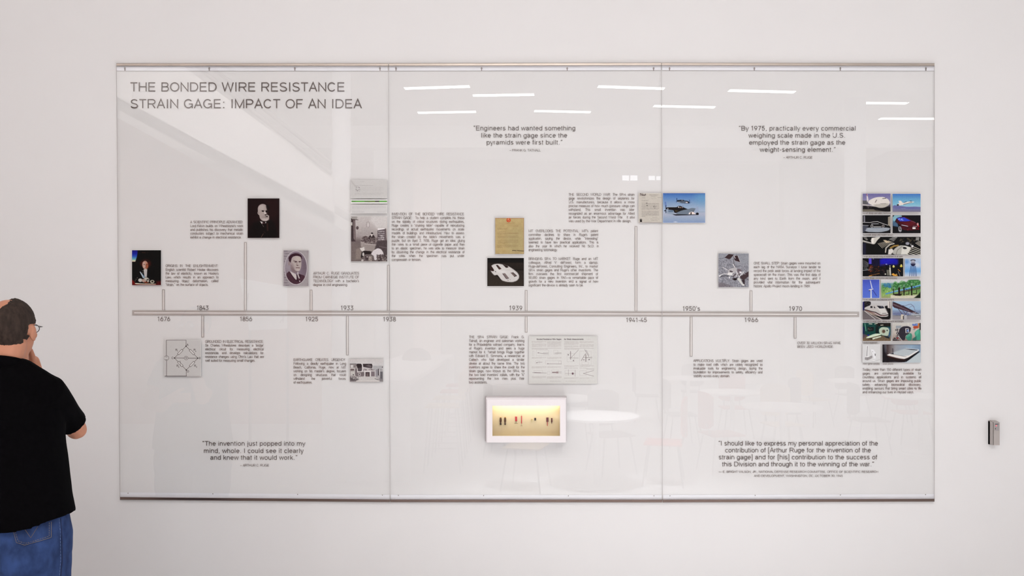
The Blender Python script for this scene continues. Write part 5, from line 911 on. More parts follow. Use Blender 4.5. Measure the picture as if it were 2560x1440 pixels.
# ------------------------------------------------------------------ card reader
base = W(2485, 1113, .018); rd = empty('card_reader', base); tag(rd, 'small grey swipe card reader with a red light on the bare wall at right', 'card reader')
M_RD = mat('reader_grey', (178, 170, 166), .45, noise=(8, .02, (1, 1, 1))); d = .036
q = MB(base); a0 = W(2470.5, 1051, 0); f0 = W(2481.2, 0, d).x; f1 = W(2484.2, 0, d).x; f2 = W(2499.3, 0, d).x
zt, zb_, zf = wz(1050.5, 0), wz(1113, d), wz(1056, d)
q.prism([(a0.x, 0, zt), (f0, 0, zt), (f0, 0, zb_), (a0.x, 0, zb_)], [(a0.x + .002, -d, zf), (f0, -d, zf), (f0, -d, zb_), (a0.x + .002, -d, zb_)])
q.build('swipe_rail', M_RD, rd)
q = MB(base); q.prism([(f1, 0, zt), (f2, 0, zt), (f2, 0, zb_), (f1, 0, zb_)], [(f1, -d, zf), (f2, -d, zf), (f2, -d, zb_), (f1, -d, zb_)]); q.build('reader_body', M_RD, rd)
q = MB(base); q.box(f0, f1, -.014, 0, zb_, zt - .004); q.build('card_slot', mat('slot_black', (14, 10, 12), .6, noise=(8, .02, (1, 1, 1))), rd)
q = MB(base); q.box(W(2485.6, 0, d).x, W(2498, 0, d).x, -d - .001, -d + .001, wz(1076.5, d), wz(1057.5, d), .0005); q.build('label_plate', mat('reader_plate', (158, 152, 152), .35, noise=(8, .02, (1, 1, 1))), rd)
q = MB(base); q.box(W(2487.2, 0, d).x, W(2495.6, 0, d).x, -d - .0016, -d - .0008, wz(1061, d), wz(1059.8, d)); q.box(W(2487.4, 0, d).x, W(2489, 0, d).x, -d - .0016, -d - .0008, wz(1073.2, d), wz(1070.2, d)); q.build('plate_marks', M_BLK, rd)
q = MB(base); q.lathe((W(2490.4, 0, d).x, -d - .001, wz(1064.2, d)), [(.0030, .001), (.0030, -.0006), (.0018, -.0018)], 12, 'y'); q.build('indicator_light', mat('red_led', (255, 110, 120), .4, emit=((255, 70, 90), 1.0)), rd)
# ------------------------------------------------------------------ the man looking at the wall
from mathutils.bvhtree import BVHTree
PX, PY = -2.03, -0.90
man = empty('person', (PX, PY, 0)); tag(man, 'balding man in black polo shirt and blue jeans, hand on chin, seen from behind', 'person')
class Vol(MB):
    def ell(s, c, r, R=None, n=20):
        vs = []; fs = []; R = R or Matrix.Identity(3); m = n // 2
        for i in range(1, m):
            ph = math.pi * i / m
            for k in range(n):
                th = 2 * math.pi * k / n
                vs.append(Vector(c) + R @ Vector((r[0] * math.sin(ph) * math.cos(th), r[1] * math.sin(ph) * math.sin(th), r[2] * math.cos(ph))))
        for i in range(m - 2):
            for k in range(n): q = (k + 1) % n; fs.append((i * n + k, (i + 1) * n + k, (i + 1) * n + q, i * n + q))
        fs.append(tuple(range(n))); fs.append(tuple(range((m - 2) * n, (m - 1) * n))[::-1]); return s.add(vs, fs)
    def cap(s, a, b, ra, rb, n=14):
        a, b = Vector(a), Vector(b); t = (b - a).normalized(); u = t.cross(Vector((0, 0, 1)) if abs(t.z) < .9 else Vector((1, 0, 0))).normalized(); w = t.cross(u)
        rows = []
        for i in range(1, 5): an = math.pi / 2 * i / 4; rows.append((a - t * ra * math.cos(an), ra * math.sin(an)))
        for i in range(4): an = math.pi / 2 * i / 4; rows.append((b + t * rb * math.sin(an), rb * math.cos(an)))
        vs = [c + (u * math.cos(2 * math.pi * k / n) + w * math.sin(2 * math.pi * k / n)) * r for c, r in rows for k in range(n)]; fs = []
        for i in range(len(rows) - 1):
            for k in range(n): q = (k + 1) % n; fs.append((i * n + k, i * n + q, (i + 1) * n + q, (i + 1) * n + k))
        fs.append(tuple(range(n))[::-1]); fs.append(tuple(range((len(rows) - 1) * n, len(rows) * n))); return s.add(vs, fs)
    def chain(s, pts, rs):
        for i in range(len(pts) - 1): s.cap(pts[i], pts[i + 1], rs[i], rs[i + 1])
        return s
    def loft(s, secs, n=32, zf=None, ex=2.3):
        vs = []; fs = []
        for j, (cx, cy, z, rx, ry) in enumerate(secs):
            for k in range(n):
                th = 2 * math.pi * k / n; c, d_ = math.cos(th), math.sin(th)
                x = cx + rx * math.copysign(abs(c) ** (2 / ex), c); y = cy + ry * math.copysign(abs(d_) ** (2 / ex), d_)
                vs.append((x, y, z + (zf(x, y) if (zf and j == 0) else 0)))
        for i in range(len(secs) - 1):
            for k in range(n): q = (k + 1) % n; fs.append((i * n + k, i * n + q, (i + 1) * n + q, (i + 1) * n + k))
        fs.append(tuple(range(n))[::-1]); fs.append(tuple(range((len(secs) - 1) * n, len(secs) * n))); return s.add(vs, fs)
    def fuse(s, name, m, parent, vox=.008, smooth=3, noise=None):
        me = bpy.data.meshes.new(name); me.from_pydata(s.v, [], s.f)
        bm = bmesh.new(); bm.from_mesh(me); bmesh.ops.recalc_face_normals(bm, faces=bm.faces[:]); bm.to_mesh(me); bm.free()
        o = bpy.data.objects.new(name, me); COL.objects.link(o)
        a = o.modifiers.new('r', 'REMESH'); a.mode = 'VOXEL'; a.voxel_size = vox; a.use_smooth_shade = True
        b_ = o.modifiers.new('s', 'SMOOTH'); b_.iterations = smooth; b_.factor = .5
        bpy.context.view_layer.update(); dg = bpy.context.evaluated_depsgraph_get()
        nm = bpy.data.meshes.new_from_object(o.evaluated_get(dg)); bpy.data.objects.remove(o); bpy.data.meshes.remove(me)
        nm.name = name
        if noise: 
            from mathutils import noise as nz
            nm.update(); co = [v.co.copy() for v in nm.vertices]; no = [v.normal.copy() for v in nm.vertices]
            for v, c, n_ in zip(nm.vertices, co, no): v.co = c + n_ * noise(c, nz)
            nm.update()
        nm.polygons.foreach_set('use_smooth', [True] * len(nm.polygons))
        nm.materials.clear(); return link(name, nm, m, parent)
M_SKIN = mat('skin', (203, 140, 112), .5, spec=.35, noise=(14, .05, (1, 1, 1)), bump=(220, .15, .001))
M_SHIRT = mat('black_cotton', (6, 5, 7), .9, spec=.05, noise=(60, .2, (1, 1, 1)), bump=(500, .3, .001))
HC = Vector((.012, .0, 1.708)); HR = Matrix.Rotation(math.radians(10), 3, 'Z')
def Hh(x, y, z): return HC + HR @ Vector((x, y, z))
body = Vol()
body.ell(Hh(0, -.014, .035), (.078, .098, .090), HR, 28).ell(Hh(0, .034, -.03), (.064, .066, .088), HR, 24).ell(Hh(0, .045, -.085), (.044, .046, .034), HR).ell(Hh(0, .03, -.065), (.060, .055, .045), HR)
body.cap(Hh(0, .098, .01), Hh(0, .118, -.022), .009, .013).ell(Hh(.012, .106, -.026), (.008, .009, .007)).ell(Hh(-.012, .106, -.026), (.008, .009, .007))
body.cap(Hh(-.018, .092, -.052), Hh(.018, .092, -.052), .007, .007).cap(Hh(-.015, .09, -.062), Hh(.015, .09, -.062), .008, .008).cap(Hh(-.045, .076, .026), Hh(.045, .076, .026), .011, .011)
for sx in (-1, 1):
    body.ell(Hh(sx * .080, -.006, -.010), (.008, .020, .032), HR @ Matrix.Rotation(math.radians(-14 * sx), 3, 'Z')).ell(Hh(sx * .084, -.013, .004), (.006, .014, .020), HR).ell(Hh(sx * .079, .004, -.036), (.006, .010, .010), HR).ell(Hh(sx * .045, .07, -.02), (.02, .02, .02), HR)
body.chain([(-.01, -.035, 1.44), (-.012, -.028, 1.56), Hh(0, -.022, -.055)], [.074, .066, .062]).chain([(0, .0, 1.45), Hh(0, .02, -.09)], [.07, .05])
body.loft([(0, 0, .86, .19, .12), (0, 0, 1.0, .185, .125), (0, 0, 1.2, .19, .12), (0, 0, 1.38, .18, .11), (0, -.01, 1.48, .13, .08)])
S, El, Wr = (.158, -.012, 1.455), (.150, .215, 1.276), (.018, .150, 1.515)
body.chain([(.05, -.01, 1.47), S, (.150, .10, 1.37), El], [.06, .058, .048, .040]).chain([El, (.12, .20, 1.36), Wr], [.041, .040, .027])
SL_, EL_, WL_ = (-.165, -.012, 1.455), (-.235, .10, 1.235), (-.04, .215, 1.275)
body.chain([(-.05, -.01, 1.47), SL_, EL_], [.06, .056, .042]).chain([EL_, (-.12, .18, 1.22), WL_], [.042, .04, .028])
# right hand cupping the chin
palm = Vector((.002, .150, 1.562))
body.chain([Wr, (.012, .152, 1.535), (.002, .150, 1.575)], [.025, .027, .026]).ell(palm, (.020, .030, .038))
for (a, b_, c_, r1) in (((.030, .160, 1.590), (.012, .176, 1.608), (-.018, .168, 1.612), .0100), ((.030, .166, 1.574), (.008, .184, 1.590), (-.022, .172, 1.594), .0105), ((.034, .168, 1.556), (.012, .188, 1.570), (-.016, .178, 1.576), .0098), ((.038, .166, 1.540), (.020, .184, 1.550), (-.004, .178, 1.558), .0088)):
    body.chain([(v_[0] - .038, v_[1], v_[2]) for v_ in (a, b_, c_)], [r1, r1 * .95, r1 * .82])
body.chain([(.012, .138, 1.560), (.016, .124, 1.598), (.014, .112, 1.626)], [.0135, .0125, .0105])
# left hand tucked under the right elbow
body.ell((-.010, .225, 1.280), (.040, .022, .034))
for i, z in enumerate((1.300, 1.285, 1.270, 1.257)): body.chain([(.010, .235, z), (.050, .252 - i * .002, z + .002), (.085, .246, z + .004)], [.0100, .0095, .0082])
body.chain([(-.02, .225, 1.302), (.01, .222, 1.322), (.035, .226, 1.332)], [.0125, .0115, .0098])
for sx in (-1, 1): body.chain([(sx * .105, 0, .86), (sx * .11, .01, .5), (sx * .115, -.02, .30), (sx * .12, -.01, .09)], [.10, .065, .058, .04]).ell((sx * .125, .05, .05), (.04, .10, .035))
body.fuse('body', M_SKIN, man, .0055, 3)
for sx in (-1, 1):
    q = Vol(); q.ell(Hh(sx * .031, .080, .010), (.0125, .0125, .0125)); q.build('eye', mat('eye_white', (226, 220, 214), .2, noise=(9, .01, (1, 1, 1))), man, True)
    q = Vol(); q.cap(Hh(sx * .016, .098, .031), Hh(sx * .048, .088, .030), .0035, .0025); q.build('eyebrow', mat('brow_hair', (52, 38, 30), .8, noise=(90, .2, (1, 1, 1))), man, True)
# hair: a close-cropped shell round back and sides, bald at the crown
from mathutils import noise as NZ
vs, fs = [], []; NT, NP = 120, 70
for i in range(NP + 1):
    ph = math.pi * (.02 + .86 * i / NP)
    for k in range(NT):
        th = 2 * math.pi * k / NT; dx, dy, dz = math.sin(ph) * math.cos(th), math.sin(ph) * math.sin(th), math.cos(ph)
        c = Vector((dx * .080, -.014 + dy * .101, .028 + dz * (.099 if dz > 0 else .122)))
        if dz < -.2: c.y = c.y * (1 - .22 * (-dz - .2)) ; c.x *= 1 - .15 * (-dz - .2)
        jit = NZ.noise(Vector((dx * 9, dy * 9, dz * 9))) * .10
        front = min(1, max(0, (.50 - dy + jit * 1.2 - max(0, -dz) * .35) / .12)) if dz > -.05 else min(1, max(0, (-.12 - dy * .8 + jit + dz * .1) / .1))
        crown = Vector((dx, dy, dz)).angle(Vector((-.36, -.36, .86))); cm = min(1, max(0, (crown - .44 + jit) / .30))
        low = min(1, max(0, (dz + .86 + jit * .4) / .14)); ear = 1.0
        if abs(dx) > .8 and dz < .0 and dy > -.25: ear = 0.0
        m_ = front * cm * low * ear
        hgt = -.007 + .0115 * m_ + (.0022 * NZ.noise(Vector((dx * 40, dy * 40, dz * 14))) if m_ > .5 else 0)
        nrm = Vector((dx, dy, dz)); vs.append(Hh(*(c + nrm * hgt)))
for i in range(NP):
    for k in range(NT): q_ = (k + 1) % NT; fs.append((i * NT + k, (i + 1) * NT + k, (i + 1) * NT + q_, i * NT + q_))
M_HAIR = mat('short_greying_hair', (56, 44, 38), .75, spec=.25, noise=(70, .45, (1, 1, .35)), bump=(320, .9, .002))
MB().add(vs, fs).build('hair', M_HAIR, man, True, False)
# spectacles
gl = MB()
for sx in (-1, 1):
    ring_ = [Hh(sx * (.034 + .0265 * math.cos(t)), .1085 - abs(.034 + .0265 * math.cos(t)) * .10, .006 + .0195 * math.sin(t)) for t in [2 * math.pi * i / 28 for i in range(29)]]
    gl.tube(ring_, .0014, 6); gl.tube([Hh(sx * .0605, .102, .012), Hh(sx * .079, .085, .014), Hh(sx * .087, .0, .020), Hh(sx * .084, -.010, .022)], .0015, 6)
gl.tube([Hh(-.008, .112, .01), Hh(0, .116, .014), Hh(.008, .112, .01)], .0013, 6)
sp = gl.build('spectacles', mat('dark_wire_frame', (62, 54, 56), .3, metal=.7, noise=(9, .05, (1, 1, 1))), man, True)
for sx in (-1, 1):
    ln = [Hh(sx * (.034 + .026 * math.cos(t)), .108 - abs(.034 + .026 * math.cos(t)) * .10, .006 + .019 * math.sin(t)) for t in [2 * math.pi * i / 28 for i in range(28)]]
    MB().prism(ln, [v + HR @ Vector((0, -.0012, 0)) for v in ln]).build('lens', glass_mat('lens_glass', .03, (.96, .96, .97)), sp)
# polo shirt
def folds(c, nz): 
    return .0030 * nz.noise(Vector((c.x * 7, c.y * 7, c.z * 16))) + .0045 * nz.noise(Vector((c.x * 5 + 3, c.y * 5, c.z * 6)))
sh = Vol()
def hem(x, y): return .012 * (x / .22) ** 2 + (.022 if x > .205 else 0)
sh.loft([(0, -.005, .932, .246, .172), (0, -.005, 1.0, .240, .170), (0, -.005, 1.10, .226, .163), (0, -.008, 1.22, .216, .156), (0, -.012, 1.33, .212, .148), (0, -.016, 1.42, .200, .130), (0, -.02, 1.49, .160, .105), (-.005, -.02, 1.545, .105, .088), (-.004, -.024, 1.572, .078, .078)], 48, hem)
sh.chain([(.055, -.02, 1.535), (.125, -.016, 1.492), (.158, -.012, 1.458)], [.064, .064, .072]).chain([(-.065, -.02, 1.53), (-.125, -.016, 1.485), (-.16, -.012, 1.455)], [.064, .064, .070])
def sleeve(a, b_, t, r0, r1):
    a, b_ = Vector(a), Vector(b_); e = a.lerp(b_, t); sh.tube([a, a.lerp(e, .5), e], [r0, (r0 + r1) / 2, r1], 24)
sleeve((.160, -.03, 1.470), El, .82, .072, .061); sleeve(SL_, EL_, .62, .072, .064)
sh.fuse('polo_shirt', M_SHIRT, man, .0075, 3, folds)
co = MB(); nC = 40; prof = []
for i, (rr, zz) in enumerate(((.078, -.028), (.083, -.005), (.080, .020), (.074, .026), (.073, -.02))):
    for k in range(nC):
        th = 2 * math.pi * k / nC; back = .5 - .5 * math.sin(th)
        prof.append((-.004 + rr * math.cos(th), -.026 + rr * 1.0 * math.sin(th), 1.560 + zz + .028 * back - .012 * (1 - back)))
fs = [(i * nC + k, i * nC + (k + 1) % nC, (i + 1) * nC + (k + 1) % nC, (i + 1) * nC + k) for i in range(4) for k in range(nC)] + [(4 * nC + k, 4 * nC + (k + 1) % nC, (k + 1) % nC, k) for k in range(nC)]
co.add(prof, fs).build('collar', M_SHIRT, man, True)
# jeans
M_JEAN = mat('blue_denim', (48, 68, 114), .85, spec=.2, noise=(20, .42, (1, 1, .6)), bump=(420, .5, .001))
def jf(c, nz):
    cr = -.016 * math.exp(-((c.x) / .02) ** 2) * (1 if c.y < 0 and c.z < .86 else 0)
    fo = .004 * math.sin((c.z * 9 - c.x * 5.0) * 6) * (1 if c.z < .80 else .3) * nz.noise(Vector((c.x * 6, c.y * 6, c.z * 9)))
    return cr + fo + .006 * nz.noise(Vector((c.x * 6, c.y * 6 + 4, c.z * 8)))
jn = Vol()
jn.loft([(0, 0, .80, .232, .150), (0, 0, .88, .236, .152), (0, 0, .97, .222, .145)], 40)
for sx in (-1, 1):
    jn.loft([(sx * .118, -.004, .045, .075, .085), (sx * .115, -.01, .30, .083, .085), (sx * .112, 0, .52, .095, .095), (sx * .118, -.004, .70, .113, .125), (sx * .120, -.004, .84, .104, .130)], 30)
    jn.ell((sx * .108, -.075, .815), (.112, .088, .10))
jean = jn.fuse('jeans', M_JEAN, man, .0075, 3, jf)
bvh = BVHTree.FromPolygons([v.co + Vector((PX, PY, 0)) for v in jean.data.vertices], [tuple(p.vertices) for p in jean.data.polygons])
def cast(px, py):
    o = cam.location; d_ = (W(px, py, 0) - o).normalized(); h, n, i, _ = bvh.ray_cast(o, d_)
    return (h, n) if h is not None else (None, None)
def ribbon(pts, w, name, m, off=.0012, dash=0):
    q = MB((PX, PY, 0)); P_ = []
    for (ax, ay), (bx, by) in zip(pts[:-1], pts[1:]):
        n = max(1, int(math.hypot(bx - ax, by - ay) / 2.0))
        for i in range(n): P_.append((ax + (bx - ax) * i / n, ay + (by - ay) * i / n, (by - ay), -(bx - ax)))
    P_.append((pts[-1][0], pts[-1][1], P_[-1][2], P_[-1][3])); prev = None
    for j, (x, y, nx, ny) in enumerate(P_):
        l = math.hypot(nx, ny) or 1; a, na = cast(x - nx / l * w / 2, y - ny / l * w / 2); b__, nb = cast(x + nx / l * w / 2, y + ny / l * w / 2)
        if a is None or b__ is None: prev = None; continue
        a = a + na * off; b__ = b__ + nb * off
        if prev and not (dash and j % dash == 0): q.add([prev[0], prev[1], b__, a], [(0, 1, 2, 3)])
        prev = (a, b__)
    return q.build(name, m, jean)
# back pocket patch lying on the cloth
q = MB((PX, PY, 0)); top = [(28, 1316), (128, 1300)]; bot = [(42, 1352), (128, 1344)]; apex = (62, 1366); N_ = 16; M__ = 10; G_ = []
for j in range(M__ + 1):
    row = []
    for i in range(N_ + 1):
        u, v = i / N_, j / M__; yb = (1355 + 10 * u / .25) if u < .25 else (1365 - 22 * (u - .25) / .75)
        xl, xr = 28 + 14 * v, 128; x = xl + (xr - xl) * u; y = 1302 + (yb - 1302) * v
        h, n = cast(x, y); row.append(None if h is None else h + n * .0028)
    G_.append(row)
for j in range(M__):
    for i in range(N_):
        c4 = [G_[j][i], G_[j][i + 1], G_[j + 1][i + 1], G_[j + 1][i]]
        if all(p_ is not None for p_ in c4): q.add(c4, [(0, 1, 2, 3)])
q.build('back_pocket', M_JEAN, jean, True)
M_ST = mat('tan_stitching', (128, 114, 98), .8, noise=(90, .2, (1, 1, 1)))
ribbon([(28.5, 1304), (42, 1356), (62, 1364), (127, 1343), (127, 1304)], 1.0, 'stitching', M_ST, .0042)
ribbon([(33, 1310), (46, 1352), (64, 1359), (122, 1340), (122, 1306)], .9, 'stitching', M_ST, .0042, 3)
ribbon([(62, 1322), (77, 1344), (94, 1316)], 1.0, 'stitching', mat('brown_stitching', (110, 92, 78), .8, noise=(90, .2, (1, 1, 1))), .0042)
ribbon([(147, 1296), (150, 1330), (151, 1400), (147, 1445)], 1.1, 'side_seam', mat('pale_seam', (92, 112, 156), .8, noise=(120, .4, (1, 1, 1))), .0016, 4)
ribbon([(151, 1296), (154, 1330), (155, 1400), (151, 1445)], 1.4, 'side_seam', mat('dark_seam', (20, 28, 62), .8, noise=(120, .3, (1, 1, 1))), .0014)
for sx in (-1, 1):
    q = Vol(); q.loft([(sx * .122, .045, 0, .052, .145), (sx * .122, .045, .022, .052, .145), (sx * .122, .04, .055, .046, .125), (sx * .12, -.01, .09, .045, .07), (sx * .12, -.02, .11, .043, .055)], 28, ex=2.4)
    q.fuse('shoe', mat('dark_leather', (38, 30, 28), .45, noise=(20, .1, (1, 1, 1))), man, .006, 2)
# ------------------------------------------------------------------ the hall behind the camera, seen mirrored in the glass
def up(px, py, z):
    """mirrored pixel of a thing at height z"""
    return RM(px, py, FPX * (z - CAMH) / (HORY - py) - CAMD)
M_LAMP = mat('lamp_diffuser', (255, 252, 248), .5, emit=((255, 250, 246), 22.0)); M_LH = mat('lamp_housing', (225, 225, 225), .4, noise=(5, .01, (1, 1, 1)))
LP = [('leftmost lamp of the front row', 1012, 222, 1174, 216.8), ('second lamp of the front row from the left', 1183, 239.6, 1335, 237.2), ('leftmost lamp of the far row', 1045, 282.6, 1190, 280), ('second lamp of the far row', 1336, 278, 1476, 281), ('front-row lamp crossing the right panel joint', 1495, 217, 1660, 222.4), ('far-row lamp crossing the right panel joint', 1634, 265.6, 1786, 269), ('front-row lamp of the right panel', 1822, 227, 1986, 231), ('short lamp just right of the mirrored column', 2160, 258, 2267, 259), ('rightmost lamp, cut by the panel edge', 2199, 297, 2344, 297.3)]
for lab, ax, ay, bx, by in LP:
    a, b = up(ax, ay, ZC - .012), up(bx, by, ZC - .012); c = (a + b) / 2; t_ = (b - a); l = t_.length; ang = math.atan2(t_.y, t_.x)
    r = empty('ceiling_light', (c.x, c.y, ZC), ang); tag(r, 'slim strip lamp mirrored in the glass, ' + lab, 'ceiling light', 'strip lamps mirrored in the glass')
    MB().box(-l / 2 - .03, l / 2 + .03, -.105, .105, -.010, 0).build('housing', M_LH, r)
    MB().box(-l / 2, l / 2, -.066, .066, -.016, -.0101).build('diffuser', M_LAMP, r)
M_COL = mat('white_column_paint', (244, 244, 248), .5, noise=(2, .01, (1, 1, 1)))
def column(px, w, L, lab):
    p_ = RM(px, 800, L); r_ = w * (CAMD + L) / FPX / 2; b = (p_.x, p_.y, 0); r = empty('column', b); tag(r, lab, 'column')
    MB(b).lathe(b, [(r_, .0), (r_, ZC - .001)], 36).build('shaft', M_COL, r, True); MB(b).lathe(b, [(r_ + .02, 0), (r_ + .02, .09), (r_ + .006, .1)], 36).build('base_ring', M_COL, r)
column(854, 47, 9.0, 'white round column mirrored in the left glass panel'); column(2137, 50, 11.0, 'white round column mirrored in the right glass panel'); column(955, 40, 13.4, 'slender far column mirrored beside the left panel joint')
# staircase rising to the left: closed white flank, sloping soffit, double handrail
M_ST1 = mat('stair_plaster', (240, 236, 234), .6, noise=(1, .01, (1, 1, 1))); M_HR = mat('handrail_steel', (120, 112, 110), .35, metal=.4, noise=(9, .03, (1, 1, 1)))
L0, L1 = 7.2, 8.8
lo = [RM(150, 196, L0), RM(832, 561, L0)]; hi = [RM(832, 440, L0), RM(150, -60, L0)]
st = empty('staircase', (lo[1].x, -(L0 + L1) / 2, lo[1].z)); tag(st, 'white enclosed staircase rising to the left, mirrored in the left glass panel', 'staircase'); so = st.location
fr = [lo[0], lo[1], hi[0], hi[1]]
MB(so).prism(fr, [v + Vector((0, -.12, 0)) for v in fr]).build('front_flank', M_ST1, st)
bk = [v + Vector((0, L0 - L1, 0)) for v in fr]; MB(so).prism(bk, [v + Vector((0, -.12, 0)) for v in bk]).build('rear_flank', M_ST1, st)
q = MB(so); e_ = Vector((0, -(L1 - L0), 0)); th_ = Vector((0, 0, .18)); q.prism([lo[0], lo[1], lo[1] + e_, lo[0] + e_], [lo[0] + th_, lo[1] + th_, lo[1] + e_ + th_, lo[0] + e_ + th_]); q.build('soffit', M_ST1, st)
n_ = 18
for i in range(n_):
    t_ = i / n_; p_ = lo[1].lerp(lo[0], t_); w_ = (lo[1].x - lo[0].x) / n_
    MB(so).box(p_.x - w_, p_.x, -L1 + .0, -L0 - .12, p_.z + .30, p_.z + .34).build('tread', M_ST1, st)
for dz, nm in ((0, 'handrail'), (-.16, 'handrail')):
    a, b = RM(525, 165, L0), RM(830, 408, L0); a = a + (a - b) * .9
    q = MB(so); q.tube([a + Vector((0, .03, dz)), b + Vector((0, .03, dz))], .028, 10); q.build(nm, M_HR, st)
pp = [RM(120, 200, 8.95), RM(834, 590, 8.95)]
tag(MB().prism([(pp[0].x, -8.95, pp[0].z), (pp[1].x, -8.95, pp[1].z), (pp[1].x, -8.95, 0), (pp[0].x, -8.95, 0)], [(pp[0].x, -9.1, pp[0].z), (pp[1].x, -9.1, pp[1].z), (pp[1].x, -9.1, 0), (pp[0].x, -9.1, 0)]).build('trim_2', mat('pink_beige_paint', (196, 160, 148), .7, noise=(.8, .03, (1, 1, 1)))), kind='structure')   # partition closing the space under the stairs
# poster board with big lettering, at the foot of the stairs
ps = [RM(600, 696, 5.4), RM(718, 716, 5.8), RM(718, 822, 5.8), RM(624, 826, 5.4)]
c = (ps[2] + ps[3]) / 2; po = empty('poster', c); tag(po, 'white poster with mirrored dark lettering in the left glass panel', 'poster')
MB(c).prism(ps, [v + Vector((0, -.02, 0)) for v in ps]).build('poster_sheet', mat('poster_white', (248, 248, 250), .5, noise=(3, .01, (1, 1, 1))), po)
q = MB(c)
def poster_text(s_, v0, v1, hgt):
    adv = sum(FONT[ch][0] for ch in s_); x = 0
    for ch in s_:
        for stt in FONT[ch][1]:
            Lq, Rq = stroke_quads(stt, .09); b_ = []
            for l_, r_ in zip(Lq, Rq):
                for pt in (l_, r_):
                    u = 1 - (.08 + .84 * (x + pt[0]) / adv); v = v1 - (v1 - v0) * pt[1] ; tp = ps[0].lerp(ps[1], u); bt = ps[3].lerp(ps[2], u); b_.append(tp.lerp(bt, v) + Vector((0, .004, 0)))
            for i in range(len(Lq) - 1): q.add([b_[2 * i], b_[2 * i + 1], b_[2 * i + 3], b_[2 * i + 2]], [(0, 1, 2, 3)])
        x += FONT[ch][0]
poster_text('Rothborn', .16, .62, 1); poster_text('ROASTERS', .72, .86, 1)
q.build('poster_lettering', mat('poster_ink', (120, 112, 112), .6, noise=(5, .02, (1, 1, 1))), po, False, False)
for (a, b) in ((ps[2], ps[2]), (ps[3], ps[3])):
    q = MB(c); q.tube([a + Vector((0, -.03, .02)), Vector((a.x, a.y - .03, 0))], .018, 8); q.build('easel_leg', M_HR, po)
# panes of daylight in the far wall
M_PANE = mat('daylit_pane', (255, 255, 255), .3, emit=((240, 246, 255), 5.0))
for lab, x0_, y0_, x1_, y1_, e_ in (('left bright pane of the first mirrored window pair', 1556, 438, 1573, 451, 5), ('right bright pane of the first mirrored window pair', 1576, 438, 1594, 451, 5), ('left bright pane of the second mirrored window pair', 1622, 439, 1638, 450, 3), ('right bright pane of the second mirrored window pair', 1641, 440, 1652, 450, 3)):
    a, b = RM(x0_, y1_, 16.9), RM(x1_, y0_, 16.9); base = Vector(((a.x + b.x) / 2, -16.99, a.z)); r = empty('far_window', base); tag(r, 'small daylit window mirrored in the glass, ' + lab, 'window', 'small daylit windows mirrored in the glass')
    MB(base).box(a.x, b.x, -17.0, -16.95, a.z, b.z).build('pane', M_PANE, r); q = MB(base)
    for bx in ((a.x - .012, a.x, a.z - .04, b.z + .04), (b.x, b.x + .012, a.z - .04, b.z + .04), (a.x, b.x, a.z - .04, a.z), (a.x, b.x, b.z, b.z + .04)): q.box(bx[0], bx[1], -17.0, -16.93, bx[2], bx[3])
    q.build('frame', M_LH, r)
# tall partition panels of the far wall
M_PT = mat('far_panel', (250, 232, 226), .6, noise=(.7, .02, (1, 1, 1))); M_PG = mat('far_grey_panel', (205, 202, 198), .6, noise=(.7, .02, (1, 1, 1)))
for lab, xa_, xb_, m_ in (('pink-tinted far wall panel mirrored left of the lit showcase', 1034, 1102, M_PT), ('grey far wall panel mirrored beside the pink one', 1104, 1368, M_PG), ('pale far wall panel mirrored in the right glass panel', 1960, 2050, M_PG)):
    a, b = RM(xa_, 800, 16.6), RM(xb_, 395, 16.6); o = MB(((a.x + b.x) / 2, -16.7, 0)).box(a.x, b.x, -17, -16.6, .0, b.z).build('wall_panel', m_); o.location = ((a.x + b.x) / 2, -16.7, 0); tag(o, lab, 'wall panel')
# long white counter with stools
cx0, cx1, cy0, cy1 = -2.05, -1.10, -4.3, -10.6
b = ((cx0 + cx1) / 2, (cy0 + cy1) / 2, 0); ct = empty('counter', b); tag(ct, 'long white counter mirrored beside the left panel joint', 'counter'); M_CT = mat('white_counter', (246, 244, 244), .3, noise=(2, .01, (1, 1, 1)))
MB(b).box(cx0, cx1, cy1, cy0, 1.04, 1.10, .004).build('worktop', M_CT, ct); MB(b).box(cx0 + .0, cx1 - .0, cy0 - .06, cy0 - .0, 0, 1.039).build('end_panel', M_CT, ct); MB(b).box(cx0 + .0, cx1 - .0, cy1 + .0, cy1 + .06, 0, 1.039).build('end_panel', M_CT, ct)
q = Vol((-1.55, -8.5, 1.101)); q.ell((-1.55, -8.5, 1.12), (.24, .24, .18)); q.v = [v if v[2] > 0 else (v[0], v[1], 0) for v in q.v]
o = q.build('cloth_bag', mat('grey_brown_bag', (120, 108, 102), .8, noise=(6, .1, (1, 1, 1))), None, True); o.location = (-1.55, -8.5, 1.101); tag(o, 'rounded grey bag on the mirrored white counter', 'bag')
M_PLY = mat('bent_plywood', (214, 190, 158), .5, noise=(4, .06, (1, 8, 1))); M_REDC = mat('red_seat', (178, 66, 54), .5, noise=(4, .03, (1, 1, 1))); M_DKC = mat('dark_seat', (104, 92, 90), .5, noise=(4, .03, (1, 1, 1))); M_CHR = mat('chrome_leg', (200, 200, 200), .15, metal=1.0, noise=(9, .02, (1, 1, 1)))
